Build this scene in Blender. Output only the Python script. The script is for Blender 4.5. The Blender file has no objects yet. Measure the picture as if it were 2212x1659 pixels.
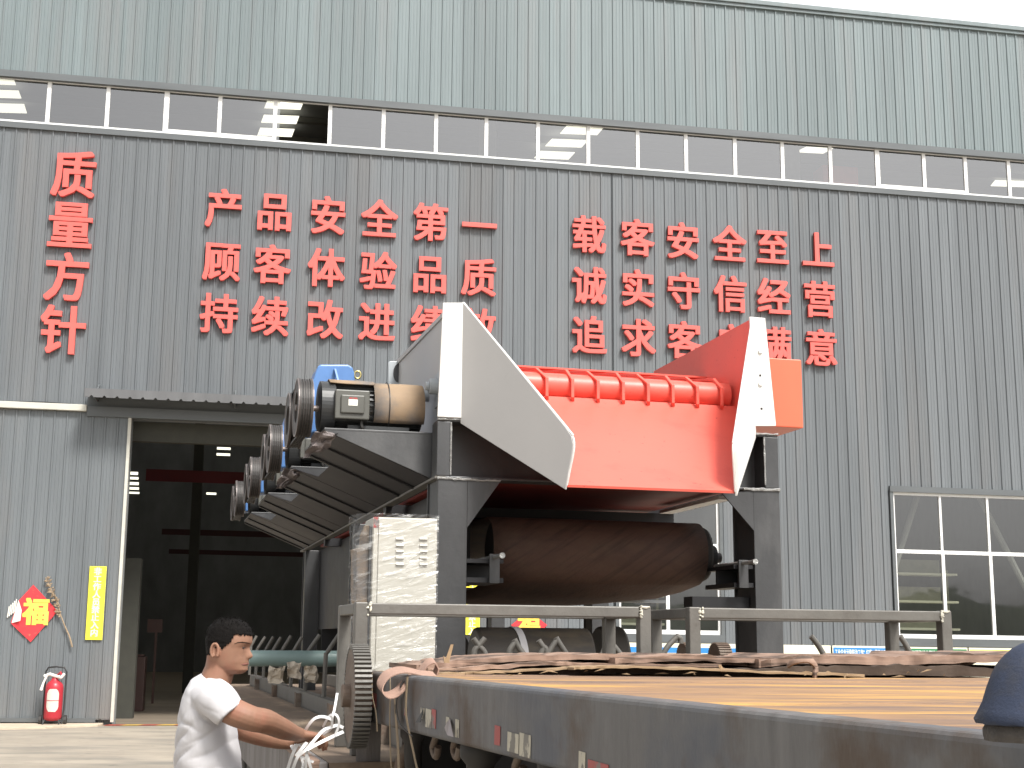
import bpy, bmesh, math, random
from mathutils import Vector, Matrix, noise
random.seed(7)
scene = bpy.context.scene
COL = scene.collection
rad = math.radians
# ------------------------------------------------------------------ camera
PITCH, ROLL, CAM = rad(10.65), rad(.45), Vector((0, 0, 1.63))
FPX, PCX, PCY = 2962.5, 1106.0, 829.5
_f = Vector((0, math.cos(PITCH), math.sin(PITCH))); _u = Vector((0, -math.sin(PITCH), math.cos(PITCH))); _r = Vector((1, 0, 0))
_cr = _r * math.cos(ROLL) + _u * math.sin(ROLL); _cu = -_r * math.sin(ROLL) + _u * math.cos(ROLL)
cd = bpy.data.cameras.new('camera'); cam = bpy.data.objects.new('camera', cd); COL.objects.link(cam)
cam.matrix_world = Matrix(((_cr.x, _cu.x, -_f.x, CAM.x), (_cr.y, _cu.y, -_f.y, CAM.y), (_cr.z, _cu.z, -_f.z, CAM.z), (0, 0, 0, 1)))
cd.lens = 36 * FPX / 2212; cd.clip_end = 2000; cd.clip_start = .05
scene.camera = cam
# ------------------------------------------------------------------ sky, sun, exposure
SUN_EL, SUN_AZ = rad(52), rad(145)          # azimuth measured from +Y towards +X: behind the camera, to the right
w = bpy.data.worlds.new('World'); scene.world = w; w.use_nodes = True
nt = w.node_tree; bg = nt.nodes['Background']
sky = nt.nodes.new('ShaderNodeTexSky'); sky.sky_type = 'NISHITA'; sky.sun_disc = False
sky.sun_elevation = SUN_EL; sky.sun_rotation = SUN_AZ; sky.air_density = 1.0; sky.dust_density = 4.0; sky.ozone_density = 1.0
hs = nt.nodes.new('ShaderNodeHueSaturation'); hs.inputs['Saturation'].default_value = .10
nt.links.new(sky.outputs[0], hs.inputs['Color']); # sky gradient added: brightened to the north, ahead of the camera, dimmed behind
tcd = nt.nodes.new('ShaderNodeTexCoord'); sx = nt.nodes.new('ShaderNodeSeparateXYZ'); mr = nt.nodes.new('ShaderNodeMapRange'); mr.interpolation_type = 'SMOOTHSTEP'
mr.inputs[1].default_value = -.1; mr.inputs[2].default_value = .75; mr.inputs[3].default_value = .78; mr.inputs[4].default_value = 1.9
vm = nt.nodes.new('ShaderNodeVectorMath'); vm.operation = 'SCALE'
nt.links.new(tcd.outputs['Generated'], sx.inputs[0]); nt.links.new(sx.outputs['Y'], mr.inputs[0]); nt.links.new(hs.outputs[0], vm.inputs[0]); nt.links.new(mr.outputs[0], vm.inputs['Scale'])
nt.links.new(vm.outputs[0], bg.inputs[0]); bg.inputs[1].default_value = .12
sd = bpy.data.lights.new('sun', 'SUN'); sd.energy = 2.0; sd.angle = rad(13); sd.color = (1, .96, .9)
sun = bpy.data.objects.new('sun', sd); COL.objects.link(sun)
sdir = Vector((math.sin(SUN_AZ) * math.cos(SUN_EL), math.cos(SUN_AZ) * math.cos(SUN_EL), math.sin(SUN_EL)))
sun.rotation_euler = sdir.to_track_quat('Z', 'Y').to_euler(); sun.location = (10, -10, 30)
scene.view_settings.view_transform = 'Standard'; scene.view_settings.look = 'None'
scene.view_settings.exposure = 1.15; scene.view_settings.gamma = 1; scene.view_settings.use_curve_mapping = False

# ------------------------------------------------------------------ measuring helpers
def ray(x, y):
    a = (x - PCX) / FPX; b = -(y - PCY) / FPX
    return _cr * a + _cu * b + _f
def hit(x, y, p0, n):
    d = ray(x, y); return CAM + d * ((p0 - CAM).dot(n) / d.dot(n))
def ypl(x, y, Y): return hit(x, y, Vector((0, Y, 0)), Vector((0, 1, 0)))
def gpl(x, y, z): return hit(x, y, Vector((0, 0, z)), Vector((0, 0, 1)))
Z = Vector((0, 0, 1))
TH = rad(10.2); WN = Vector((math.sin(TH), -math.cos(TH), 0)); TILT = -.007
W0 = gpl(108, 1565, 0); WU = Vector((math.cos(TH), math.sin(TH), TILT))
def wp(u, v, n=0.0): return W0 + WU * u + Z * v + WN * n
def wuv(x, y, n=0.0):
    p = hit(x, y, W0 + WN * n, WN) - W0; u = p.dot(Vector((math.cos(TH), math.sin(TH), 0))); return u, p.z - TILT * u
AX = rad(14.8); A = Vector((-math.sin(AX), math.cos(AX), 0)); C = Vector((math.cos(AX), math.sin(AX), 0))
F0 = Vector((-.358, 8.5, 0))
def mp(c, a, h): return F0 + C * c + A * a + Z * h
def mca(x, y, a):
    p = hit(x, y, F0 + A * a, A) - F0; return p.dot(C), p.z
def mcc(x, y, c):
    p = hit(x, y, F0 + C * c, C) - F0; return p.dot(A), p.z

# ------------------------------------------------------------------ mesh helpers
class MB:
    def __init__(s): s.v, s.f = [], []
    def add(s, vs, fs):
        o = len(s.v); s.v += [Vector(p) for p in vs]; s.f += [tuple(i + o for i in f) for f in fs]; return s
    def box(s, o, a, b, c):
        o, a, b, c = map(Vector, (o, a, b, c))
        vs = [o, o + a, o + a + b, o + b, o + c, o + a + c, o + a + b + c, o + b + c]
        fs = [(0, 3, 2, 1), (4, 5, 6, 7), (0, 1, 5, 4), (1, 2, 6, 5), (2, 3, 7, 6), (3, 0, 4, 7)]
        if a.cross(b).dot(c) < 0: fs = [f[::-1] for f in fs]
        return s.add(vs, fs)
    def mbox(s, c0, c1, a0, a1, h0, h1): return s.box(mp(c0, a0, h0), C * (c1 - c0), A * (a1 - a0), Z * (h1 - h0))
    def wbox(s, u0, u1, v0, v1, n0, n1): return s.box(wp(u0, v0, n0), WU * (u1 - u0), Z * (v1 - v0), WN * (n1 - n0))
    def prism(s, pts, d):
        n = len(pts); d = Vector(d); pts = [Vector(p) for p in pts]
        nr = Vector()
        for i in range(n): nr += pts[i].cross(pts[(i + 1) % n])
        if nr.dot(d) > 0: pts = pts[::-1]
        fs = [tuple(range(n)), tuple(range(2 * n - 1, n - 1, -1))]
        fs += [((i + 1) % n, i, i + n, (i + 1) % n + n) for i in range(n)]
        return s.add(pts + [p + d for p in pts], fs)
    def quad(s, a, b, c, d): return s.add([a, b, c, d], [(0, 1, 2, 3)])
    def loft(s, rings, cap=True):
        n = len(rings[0]); vs = [p for r in rings for p in r]; fs = []
        for k in range(len(rings) - 1):
            for i in range(n):
                j = (i + 1) % n; fs.append((k * n + i, k * n + j, (k + 1) * n + j, (k + 1) * n + i))
        if cap: fs += [tuple(range(n - 1, -1, -1)), tuple(range((len(rings) - 1) * n, len(rings) * n))]
        return s.add(vs, fs)
    def tube(s, pts, r, n=10, flat=1.0):
        pts = [Vector(p) for p in pts]; rs = r if isinstance(r, (list, tuple)) else [r] * len(pts)
        rings = []; up = None
        for i, p in enumerate(pts):
            t = (pts[min(i + 1, len(pts) - 1)] - pts[max(i - 1, 0)]).normalized()
            if up is None: up = t.orthogonal().normalized()
            up = (up - t * up.dot(t)).normalized(); b = t.cross(up)
            rings.append([p + (up * math.cos(q) + b * math.sin(q) * flat) * rs[i] for q in [2 * math.pi * k / n for k in range(n)]])
        return s.loft(rings)
    def cyl(s, p0, p1, r, n=32, r1=None): return s.tube([p0, p1], [r, r if r1 is None else r1], n)
    def ring(s, p0, p1, ro, ri, n=40):
        p0, p1 = Vector(p0), Vector(p1); t = (p1 - p0).normalized(); x = t.orthogonal().normalized(); y = t.cross(x)
        def R(p, r): return [p + (x * math.cos(2 * math.pi * k / n) + y * math.sin(2 * math.pi * k / n)) * r for k in range(n)]
        rr = [R(p0, ro), R(p1, ro), R(p1, ri), R(p0, ri), R(p0, ro)]
        return s.loft(rr, False)
    def ball(s, c, rx, ry=None, rz=None, n=16, m=10):
        ry = rx if ry is None else ry; rz = rx if rz is None else rz; c = Vector(c)
        rings = []
        for k in range(m + 1):
            a = -math.pi / 2 + math.pi * (k + .02 if k == 0 else (k - .02 if k == m else k)) / m
            rings.append([c + Vector((rx * math.cos(a) * math.cos(q), ry * math.cos(a) * math.sin(q), rz * math.sin(a))) for q in [2 * math.pi * i / n for i in range(n)]])
        return s.loft(rings)
    def ribbon(s, pts, wv, th=.003):
        pts = [Vector(p) for p in pts]; wvs = wv if isinstance(wv, list) else [Vector(wv)] * len(pts); rings = []
        for i, p in enumerate(pts):
            t = (pts[min(i + 1, len(pts) - 1)] - pts[max(i - 1, 0)]).normalized(); ww = Vector(wvs[i]); nn = t.cross(ww)
            nn = nn.normalized() * th * .5 if nn.length > 1e-6 else Vector((0, 0, th))
            rings.append([p - ww * .5 - nn, p + ww * .5 - nn, p + ww * .5 + nn, p - ww * .5 + nn])
        return s.loft(rings)
    def build(s, name, mat=None, parent=None, smooth=False, bevel=0, seg=2):
        m = bpy.data.meshes.new(name); m.from_pydata([tuple(p) for p in s.v], [], s.f); m.update()
        bm = bmesh.new(); bm.from_mesh(m); bmesh.ops.recalc_face_normals(bm, faces=bm.faces); bm.to_mesh(m); bm.free()
        o = bpy.data.objects.new(name, m); COL.objects.link(o)
        if mat: m.materials.append(mat)
        if parent is not None: par(o, parent)
        if smooth:
            for p in m.polygons: p.use_smooth = True
            m.set_sharp_from_angle(angle=rad(smooth if smooth is not True else 50))
        if bevel:
            b = o.modifiers.new('bevel', 'BEVEL'); b.width = bevel; b.segments = seg; b.limit_method = 'ANGLE'; b.angle_limit = rad(40)
        return o
def par(o, p):
    o.parent = p; o.matrix_parent_inverse = Matrix.Translation(-p.location)
def tag(o, label=None, cat=None, group=None, kind=None):
    for k, v in (('label', label), ('category', cat), ('group', group), ('kind', kind)):
        if v: o[k] = v
    return o
def thing(name, loc, label, cat, group=None):
    o = bpy.data.objects.new(name, None); COL.objects.link(o); o.location = loc; o.empty_display_size = .1
    return tag(o, label, cat, group)
def copy_thing(o, off, label=None, parent=None):
    c = o.copy(); COL.objects.link(c)
    if parent is None: c.location = o.location + Vector(off)
    else: c.parent = parent
    if label: c['label'] = label
    for ch in o.children: copy_thing(ch, off, None, c)
    return c
def smoothpts(pts, k=6):
    pts = [Vector(p) for p in pts]; out = []
    for i in range(len(pts) - 1):
        p0, p1, p2, p3 = pts[max(i - 1, 0)], pts[i], pts[i + 1], pts[min(i + 2, len(pts) - 1)]
        for j in range(k):
            t = j / k
            out.append(.5 * ((2 * p1) + (p2 - p0) * t + (2 * p0 - 5 * p1 + 4 * p2 - p3) * t * t + (3 * p1 - p0 - 3 * p2 + p3) * t ** 3))
    return out + [pts[-1]]

# ------------------------------------------------------------------ materials
def mat(name, c, rough=.5, metal=0, var=.15, scale=(6, 6, 6), c2=None, thr=(.45, .7), s2=None, bump=0, bscale=60, spec=.5, detail=6, c3=None, thr3=(.6, .66), s3=(3, 3, 3), panel=0, rot=0):
    m = bpy.data.materials.new(name); m.use_nodes = True; n = m.node_tree; N = n.nodes; L = n.links; b = N['Principled BSDF']
    b.inputs['Roughness'].default_value = rough; b.inputs['Metallic'].default_value = metal; b.inputs['Specular IOR Level'].default_value = spec
    g = N.new('ShaderNodeNewGeometry')
    def tex(sc, det=detail, rot=0):
        mm = N.new('ShaderNodeVectorMath'); mm.operation = 'MULTIPLY'; mm.inputs[1].default_value = sc
        if rot: vr = N.new('ShaderNodeVectorRotate'); vr.rotation_type = 'Y_AXIS'; vr.inputs['Angle'].default_value = rot; L.new(g.outputs['Position'], vr.inputs['Vector']); L.new(vr.outputs[0], mm.inputs[0])
        else: L.new(g.outputs['Position'], mm.inputs[0])
        t = N.new('ShaderNodeTexNoise'); t.inputs['Scale'].default_value = 1; t.inputs['Detail'].default_value = det; t.inputs['Roughness'].default_value = .6
        L.new(mm.outputs[0], t.inputs['Vector']); return t
    t = tex(scale); r = N.new('ShaderNodeMapRange'); r.inputs[1].default_value = .25; r.inputs[2].default_value = .75
    r.inputs[3].default_value = 1 - var; r.inputs[4].default_value = 1 + var; L.new(t.outputs[0], r.inputs[0])
    mx = N.new('ShaderNodeVectorMath'); mx.operation = 'SCALE'; mx.inputs[0].default_value = c; L.new(r.outputs[0], mx.inputs['Scale'])
    out = mx.outputs[0]
    for cc, th, sc, ro in ((c2, thr, s2 or scale, 0), (c3, thr3, s3, rot)):
        if cc is None: continue
        t2 = tex(sc, detail, ro); r2 = N.new('ShaderNodeMapRange'); r2.inputs[1].default_value = th[0]; r2.inputs[2].default_value = th[1]; r2.clamp = True; L.new(t2.outputs[0], r2.inputs[0])
        mi = N.new('ShaderNodeMix'); mi.data_type = 'RGBA'; L.new(r2.outputs[0], mi.inputs[0]); L.new(out, mi.inputs[6]); mi.inputs[7].default_value = (*cc, 1); out = mi.outputs[2]
    if panel:      # sheet to sheet colour differences along the wall, and faint rain streaks
        dp = N.new('ShaderNodeVectorMath'); dp.operation = 'DOT_PRODUCT'; dp.inputs[1].default_value = (math.cos(rad(10.2)) / panel, math.sin(rad(10.2)) / panel, 0); L.new(g.outputs['Position'], dp.inputs[0])
        fl = N.new('ShaderNodeMath'); fl.operation = 'FLOOR'; L.new(dp.outputs['Value'], fl.inputs[0]); wn = N.new('ShaderNodeTexWhiteNoise'); wn.noise_dimensions = '1D'; L.new(fl.outputs[0], wn.inputs['W'])
        ts = tex((16, 16, .35), 3); ad = N.new('ShaderNodeMath'); ad.operation = 'ADD'; L.new(wn.outputs['Value'], ad.inputs[0]); L.new(ts.outputs[0], ad.inputs[1])
        r3 = N.new('ShaderNodeMapRange'); r3.inputs[1].default_value = .3; r3.inputs[2].default_value = 1.7; r3.inputs[3].default_value = .86; r3.inputs[4].default_value = 1.13; L.new(ad.outputs[0], r3.inputs[0])
        sc_ = N.new('ShaderNodeVectorMath'); sc_.operation = 'SCALE'; L.new(out, sc_.inputs[0]); L.new(r3.outputs[0], sc_.inputs['Scale']); out = sc_.outputs[0]
    L.new(out, b.inputs['Base Color'])
    rr = N.new('ShaderNodeMapRange'); rr.inputs[3].default_value = max(rough - .12, .04); rr.inputs[4].default_value = min(rough + .12, 1); L.new(t.outputs[0], rr.inputs[0]); L.new(rr.outputs[0], b.inputs['Roughness'])
    if bump:
        tb = tex((bscale,) * 3 if not isinstance(bscale, tuple) else bscale, 3); bp = N.new('ShaderNodeBump'); bp.inputs['Strength'].default_value = bump; bp.inputs['Distance'].default_value = .01
        L.new(tb.outputs[0], bp.inputs['Height']); L.new(bp.outputs[0], b.inputs['Normal'])
    return m
def emit(name, c, s):
    m = bpy.data.materials.new(name); m.use_nodes = True; n = m.node_tree; b = n.nodes['Principled BSDF']
    b.inputs['Base Color'].default_value = (.5, .5, .5, 1); b.inputs['Emission Color'].default_value = (*c, 1); b.inputs['Emission Strength'].default_value = s; return m
def glass(name, tint, refl):
    m = bpy.data.materials.new(name); m.use_nodes = True; n = m.node_tree; N = n.nodes; L = n.links; N.remove(N['Principled BSDF']); out = N['Material Output']
    t = N.new('ShaderNodeBsdfTransparent'); t.inputs[0].default_value = (*tint, 1); g = N.new('ShaderNodeBsdfGlossy'); g.inputs['Roughness'].default_value = .03
    lw = N.new('ShaderNodeLayerWeight'); lw.inputs[0].default_value = .5; r = N.new('ShaderNodeMapRange'); r.inputs[3].default_value = refl; r.inputs[4].default_value = .9
    pw = N.new('ShaderNodeMath'); pw.operation = 'POWER'; pw.inputs[1].default_value = 4; L.new(lw.outputs['Facing'], pw.inputs[0]); L.new(pw.outputs[0], r.inputs[0])
    mx = N.new('ShaderNodeMixShader'); L.new(r.outputs[0], mx.inputs[0]); L.new(t.outputs[0], mx.inputs[1]); L.new(g.outputs[0], mx.inputs[2]); L.new(mx.outputs[0], out.inputs[0])
    tn = N.new('ShaderNodeTexNoise'); tn.inputs['Scale'].default_value = 1.3; bp = N.new('ShaderNodeBump'); bp.inputs['Strength'].default_value = .04; bp.inputs['Distance'].default_value = .05
    gg = N.new('ShaderNodeNewGeometry'); L.new(gg.outputs['Position'], tn.inputs['Vector']); L.new(tn.outputs[0], bp.inputs['Height']); L.new(bp.outputs[0], g.inputs['Normal']); return m
M = dict(
    clad_low=mat('clad_low', (.137, .150, .160), .42, 0, .13, (4, 4, .25), c2=(.160, .158, .157), thr=(.5, .8), s2=(1.2, 1.2, .12), panel=.974),
    clad_up=mat('clad_up', (.165, .202, .210), .45, 0, .09, (4, 4, .3), c2=(.19, .197, .2), thr=(.5, .85), s2=(2, 2, .12), panel=.974),
    clad_door=mat('clad_door', (.14, .155, .165), .42, 0, .14, (4, 4, .25), c2=(.185, .17, .158), thr=(.48, .75), s2=(.5, .5, .12)),
    flash=mat('flash', (.11, .12, .125), .4, 0, .12, (1, 1, 6)),
    canopy=mat('canopy', (.12, .122, .126), .5, 0, .2, (3, 3, .6), bump=.2, bscale=8),
    white_frame=mat('white_frame', (.8, .8, .79), .4, 0, .04),
    pale_rail=mat('pale_rail', (.55, .54, .48), .4, 0, .12, (2, 2, 8)),
    red_letter=mat('red_letter', (.74, .125, .105), .45, 0, .05, (.6, .6, .6)),
    dark_in=mat('dark_interior', (.16, .165, .165), .8, 0, .3, (1, 1, .5)),
    dark_in2=mat('dark_interior_column', (.13, .13, .115), .8, 0, .2, (1, 1, 1)),
    concrete=mat('concrete', (.33, .29, .235), .85, 0, .22, (.9, .9, .9), c2=(.2, .185, .16), thr=(.45, .7), s2=(.5, 1.6, 1), bump=.35, bscale=14, c3=(.13, .115, .1), thr3=(.6, .75), s3=(3, 5, 3)),
    apron=mat('apron', (.50, .42, .32), .85, 0, .15, (1.3, 1.3, 1.3), c2=(.34, .29, .23), thr=(.5, .75), s2=(.8, 2.5, 1), bump=.3, bscale=12),
    hall_floor=mat('hall_floor', (.22, .18, .135), .6, 0, .15, (.5, .8, 1), c2=(.16, .13, .1), s2=(.3, 1.5, 1)),
    prim_white=mat('primer_white', (.70, .685, .66), .42, 0, .05, (2, 2, 1.2), c2=(.58, .54, .48), thr=(.56, .8), s2=(7, 7, 1.6), bump=.05, bscale=25),
    prim_grey=mat('primer_grey', (.44, .432, .425), .45, 0, .05, (1.5, 1.5, 1.5), c2=(.37, .36, .35), thr=(.62, .8), s2=(6, 6, 2.5), bump=.05, bscale=25),
    prim_blue=mat('primer_bluegrey', (.40, .43, .45), .4, 0, .12, (3, 3, 3)),
    steel_dark=mat('steel_dark', (.058, .059, .061), .40, .2, .3, (2.5, 2.5, 1.5), c2=(.12, .12, .12), thr=(.5, .8), s2=(3, 3, 1.2), bump=.12, bscale=30),
    skirt=mat('skirt_black', (.022, .022, .026), .55, 0, .3, (2, 2, 2)), steel_black=mat('steel_black', (.013, .013, .015), .5, .1, .3, (3, 3, 3)),
    weld=mat('weld', (.34, .34, .33), .35, .5, .25, (40, 40, 40), bump=.8, bscale=90),
    red_paint=mat('red_paint', (.72, .125, .09), .42, 0, .06, (2, 2, 2), c2=(.60, .075, .055), thr=(.55, .85), s2=(2.5, 2.5, 4), bump=.08, bscale=14, c3=(.50, .06, .045), thr3=(.66, .7), s3=(22, 22, 22)),
    orange_paint=mat('orange_paint', (.74, .14, .07), .42, 0, .06, (2, 2, 1.4)),
    red_dark=mat('red_oxide', (.22, .03, .022), .6, 0, .2, (3, 3, 3)),
    belt=mat('belt', (.078, .042, .030), .75, 0, .25, (3, 3, 9), c2=(.10, .062, .04), thr=(.48, .75), s2=(4, 1.5, 7), bump=.5, bscale=(26, 9, 40), c3=(.032, .018, .014), thr3=(.5, .78), s3=(1.5, 3, 30), rot=.6),
    motor_black=mat('motor_black', (.035, .037, .038), .4, .1, .2),
    box_olive=mat('box_olive', (.10, .10, .088), .42, 0, .1),
    card=mat('cardboard', (.31, .22, .14), .75, 0, .12, (5, 5, 12), c2=(.15, .142, .138), thr=(.42, .62), s2=(3, 3, 3), bump=.1, bscale=30),
    blue=mat('blue_paint', (.10, .22, .48), .38, 0, .1),
    brass=mat('brass', (.62, .52, .22), .3, .9, .1),
    sheave=mat('sheave', (.055, .048, .045), .5, .2, .25, (8, 8, 8), c2=(.11, .085, .072), thr=(.55, .8), s2=(5, 5, 5)),
    rim=mat('rim', (.25, .215, .205), .38, .5, .2, (9, 9, 9)),
    rubber=mat('rubber', (.03, .028, .026), .6, 0, .3),
    cream=mat('cream_sheet', (.47, .455, .40), .4, 0, .03, (2, 2, 2)),
    frame=mat('stand_steel', (.135, .128, .115), .48, .15, .18, (6, 6, 6), c2=(.085, .075, .065), thr=(.55, .8), s2=(4, 4, 4), bump=.15, bscale=40),
    rust=mat('rust', (.14, .10, .075), .7, .1, .3, (8, 8, 8), c2=(.20, .17, .14), s2=(4, 4, 9), bump=.3, bscale=50),
    beam=mat('trailer_beam', (.118, .115, .113), .6, .05, .35, (14, 14, 2), c2=(.082, .088, .102), thr=(.46, .62), s2=(3, 1.6, 2.6), bump=.4, bscale=(22, 22, 7), c3=(.072, .05, .035), thr3=(.47, .64), s3=(5, 3, 3)),
    oldwood=mat('old_wood', (.21, .195, .19), .8, 0, .25, (14, 14, 1.2), c2=(.13, .115, .105), s2=(7, 7, .6), bump=.4, bscale=(60, 60, 5)),
    tape_white=mat('tape_white', (.42, .39, .31), .5, 0, .2, (12, 12, 12), c2=(.16, .15, .13), thr=(.50, .53), s2=(18, 18, 9)),
    tape_red=mat('tape_red', (.32, .06, .055), .5, 0, .2, (12, 12, 12), c2=(.16, .14, .13), thr=(.53, .56), s2=(18, 18, 9)),
    strap_tan=mat('strap_tan', (.34, .215, .165), .8, 0, .12, (60, 60, 60), c2=(.30, .19, .15), thr=(.5, .8), s2=(9, 9, 9), bump=.25, bscale=260),
    strap_old=mat('strap_old', (.26, .20, .13), .85, 0, .25, (20, 20, 8)),
    strap_white=mat('strap_white', (.74, .74, .74), .4, 0, .06),
    ply=mat('plywood', (.27, .18, .135), .8, 0, .35, (3, 5, 40), c2=(.085, .057, .043), thr=(.49, .60), s2=(1.6, 3, 44), bump=.3, bscale=30),
    ply_pale=mat('plywood_pale', (.31, .215, .125), .75, 0, .2, (4, 4, 20)),
    ply_dark=mat('plywood_dark', (.065, .046, .034), .85, 0, .35, (4, 6, 20), bump=.4, bscale=25),
    roll=mat('belt_roll', (.075, .068, .058), .6, 0, .3, (2, 2, 5), c2=(.15, .125, .085), thr=(.5, .75), s2=(3, 3, 9)),
    mint=mat('mint_roller', (.22, .31, .30), .4, 0, .08),
    green_dk=mat('dark_green', (.03, .055, .035), .5, 0, .2),
    skin=mat('skin', (.245, .127, .08), .6, 0, .16, (14, 14, 14), c2=(.27, .10, .064), thr=(.5, .8), s2=(9, 9, 9), bump=.06, bscale=160),
    hair=mat('hair', (.006, .005, .0045), .75, 0, .4, (90, 90, 30), bump=.5, bscale=(260, 260, 120), spec=.12),
    shirt=mat('shirt', (.53, .52, .535), .9, 0, .02, (3, 3, 3), bump=.12, bscale=(14, 14, 30)),
    trouser=mat('trouser', (.04, .045, .06), .8, 0, .2),
    eyelid=mat('eyelid', (.16, .08, .055), .6, 0, .1), eye=mat('eye_dark', (.015, .012, .01), .3, 0, .1), lip=mat('lip', (.19, .072, .052), .5, 0, .1),
    ext_red=mat('ext_red', (.42, .026, .04), .35, 0, .08), ext_label=mat('ext_label', (.62, .58, .52), .5, 0, .12, (30, 30, 30)),
    black=mat('black_steel', (.02, .02, .02), .5, 0, .2),
    paper_red=mat('paper_red', (.68, .04, .05), .5, 0, .12, (6, 6, 6), c2=(.75, .20, .10), thr=(.62, .7), s2=(16, 16, 16)), gold=mat('gold_print', (.82, .60, .10), .45, 0, .15, (10, 10, 3)),
    paper_white=mat('paper_white', (.8, .78, .72), .6, 0, .04), plaque=mat('plaque_yellow', (.86, .78, .06), .35, 0, .05),
    plaque_text=mat('plaque_text', (.90, .89, .62), .35, 0, .03),
    twig=mat('twig', (.32, .24, .16), .9, 0, .3, (20, 20, 20)),
    bl=mat('board_blue', (.03, .22, .55), .4, 0, .05), gr=mat('board_green', (.03, .20, .08), .4, 0, .05), cr=mat('board_cream', (.78, .75, .60), .45, 0, .06, (3, 3, 6)),
    orr=mat('board_orange', (.85, .50, .08), .4, 0, .15, (3, 3, 3), c2=(.86, .74, .25), thr=(.4, .7), s2=(1.2, 1.2, 4)), ink=mat('board_ink', (.8, .82, .8), .4, 0, .02),
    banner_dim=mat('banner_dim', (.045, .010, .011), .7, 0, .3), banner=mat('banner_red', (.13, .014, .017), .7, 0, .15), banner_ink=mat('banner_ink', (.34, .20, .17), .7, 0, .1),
    hump=mat('blue_cover', (.024, .034, .064), .85, 0, .25, (14, 14, 14), c2=(.045, .043, .042), thr=(.45, .7), s2=(9, 9, 14), bump=.2, bscale=220), grime=mat('grime', (.07, .062, .055), .8, 0, .4, (20, 20, 20), bump=.6, bscale=60),
    skylight=emit('skylight_sheet', (1, .96, .80), .75), lamp=emit('hall_light', (1, .97, .78), .75),
    glass=glass('window_glass', (.68, .69, .67), .265), glass_low=glass('window_glass_low', (.66, .68, .64), .17), film=None,
    leaf=mat('far_hill', (.05, .06, .035), .9, 0, .4, (.05, .05, .08)), rack=mat('rack_paint', (.30, .29, .22), .6, 0, .15), shaded_dark=mat('shaded_olive', (.045, .045, .036), .8, 0, .2), column=mat('grey_column', (.30, .30, .29), .7, 0, .1), crane=mat('crane_red', (.45, .09, .07), .5, 0, .1),
)
def film_mat():
    m = bpy.data.materials.new('stretch_film'); m.use_nodes = True; n = m.node_tree; N = n.nodes; L = n.links; N.remove(N['Principled BSDF'])
    t = N.new('ShaderNodeBsdfTransparent'); g = N.new('ShaderNodeBsdfGlossy'); g.inputs['Roughness'].default_value = .18; d = N.new('ShaderNodeBsdfDiffuse'); d.inputs[0].default_value = (.8, .8, .78, 1)
    geo = N.new('ShaderNodeNewGeometry'); mm = N.new('ShaderNodeVectorMath'); mm.operation = 'MULTIPLY'; mm.inputs[1].default_value = (5, 5, 26); rot = N.new('ShaderNodeVectorRotate'); rot.rotation_type = 'Y_AXIS'; rot.inputs['Angle'].default_value = .28
    L.new(geo.outputs['Position'], rot.inputs['Vector']); L.new(rot.outputs[0], mm.inputs[0]); tx = N.new('ShaderNodeTexNoise'); tx.inputs['Scale'].default_value = 1.3; tx.inputs['Detail'].default_value = 4; tx.inputs['Distortion'].default_value = .8
    L.new(mm.outputs[0], tx.inputs['Vector']); bp = N.new('ShaderNodeBump'); bp.inputs['Strength'].default_value = .6; bp.inputs['Distance'].default_value = .03; L.new(tx.outputs[0], bp.inputs['Height']); L.new(bp.outputs[0], g.inputs['Normal'])
    r = N.new('ShaderNodeMapRange'); r.inputs[1].default_value = .56; r.inputs[2].default_value = .68; r.inputs[3].default_value = .0; r.inputs[4].default_value = .34; L.new(tx.outputs[0], r.inputs[0])
    m1 = N.new('ShaderNodeMixShader'); m1.inputs[0].default_value = .085; L.new(t.outputs[0], m1.inputs[1]); L.new(g.outputs[0], m1.inputs[2])
    m2 = N.new('ShaderNodeMixShader'); L.new(r.outputs[0], m2.inputs[0]); L.new(m1.outputs[0], m2.inputs[1]); L.new(d.outputs[0], m2.inputs[2]); L.new(m2.outputs[0], N['Material Output'].inputs[0]); return m
M['film'] = film_mat()

# ------------------------------------------------------------------ the setting
g = MB(); g.add([(-400, -400, -.006), (400, -400, -.006), (400, 400, -.006), (-400, 400, -.006)], [(0, 1, 2, 3)])
tag(g.build('ground', M['concrete']), kind='structure')
# lighter broken slab along the wall
pts = [(-9, .35), (-9, 2.4), (-3.5, 2.1), (-1.6, 1.75), (-1.1, 1.62), (-.55, 1.5), (-.25, 1.42), (.1, 1.28), (.25, 1.05), (.62, .86), (.95, .6), (1.0, .38), (1.0, .1), (-9, .1)]
def wl(u, n, z): q = wp(u, 0, n); return Vector((q.x, q.y, z))
g = MB(); g.prism([wl(u, n, -.02) for u, n in pts], (0, 0, .055)); tag(g.build('concrete_apron', M['apron'], bevel=.01), kind='structure')
g = MB()
for k in range(2): g.quad(wl(-7 + 0 * k, -.1 - 44 * k, 0), wl(31, -.1 - 44 * k, 0), wl(31, -44, 0), wl(-7, -44, 0)) if k == 0 else None
tag(g.build('hall_floor', M['hall_floor']), kind='structure')
# red and yellow stripes painted across the doorway
g = MB(); g2 = MB()
for k in range(22):
    u = 1.0 + k * .33; q = g if k % 2 else g2
    q.quad(wl(u, .42, .004), wl(u + .33, .42, .004), wl(u + .45, .12, .004), wl(u + .12, .12, .004))
st1 = g.build('floor_stripe', mat('stripe_yellow', (.62, .40, .08), .7, 0, .25, (6, 6, 6))); tag(st1, kind='structure')
st2 = g2.build('floor_stripe', mat('stripe_red', (.42, .08, .05), .7, 0, .25, (6, 6, 6))); tag(st2, kind='structure')
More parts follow.
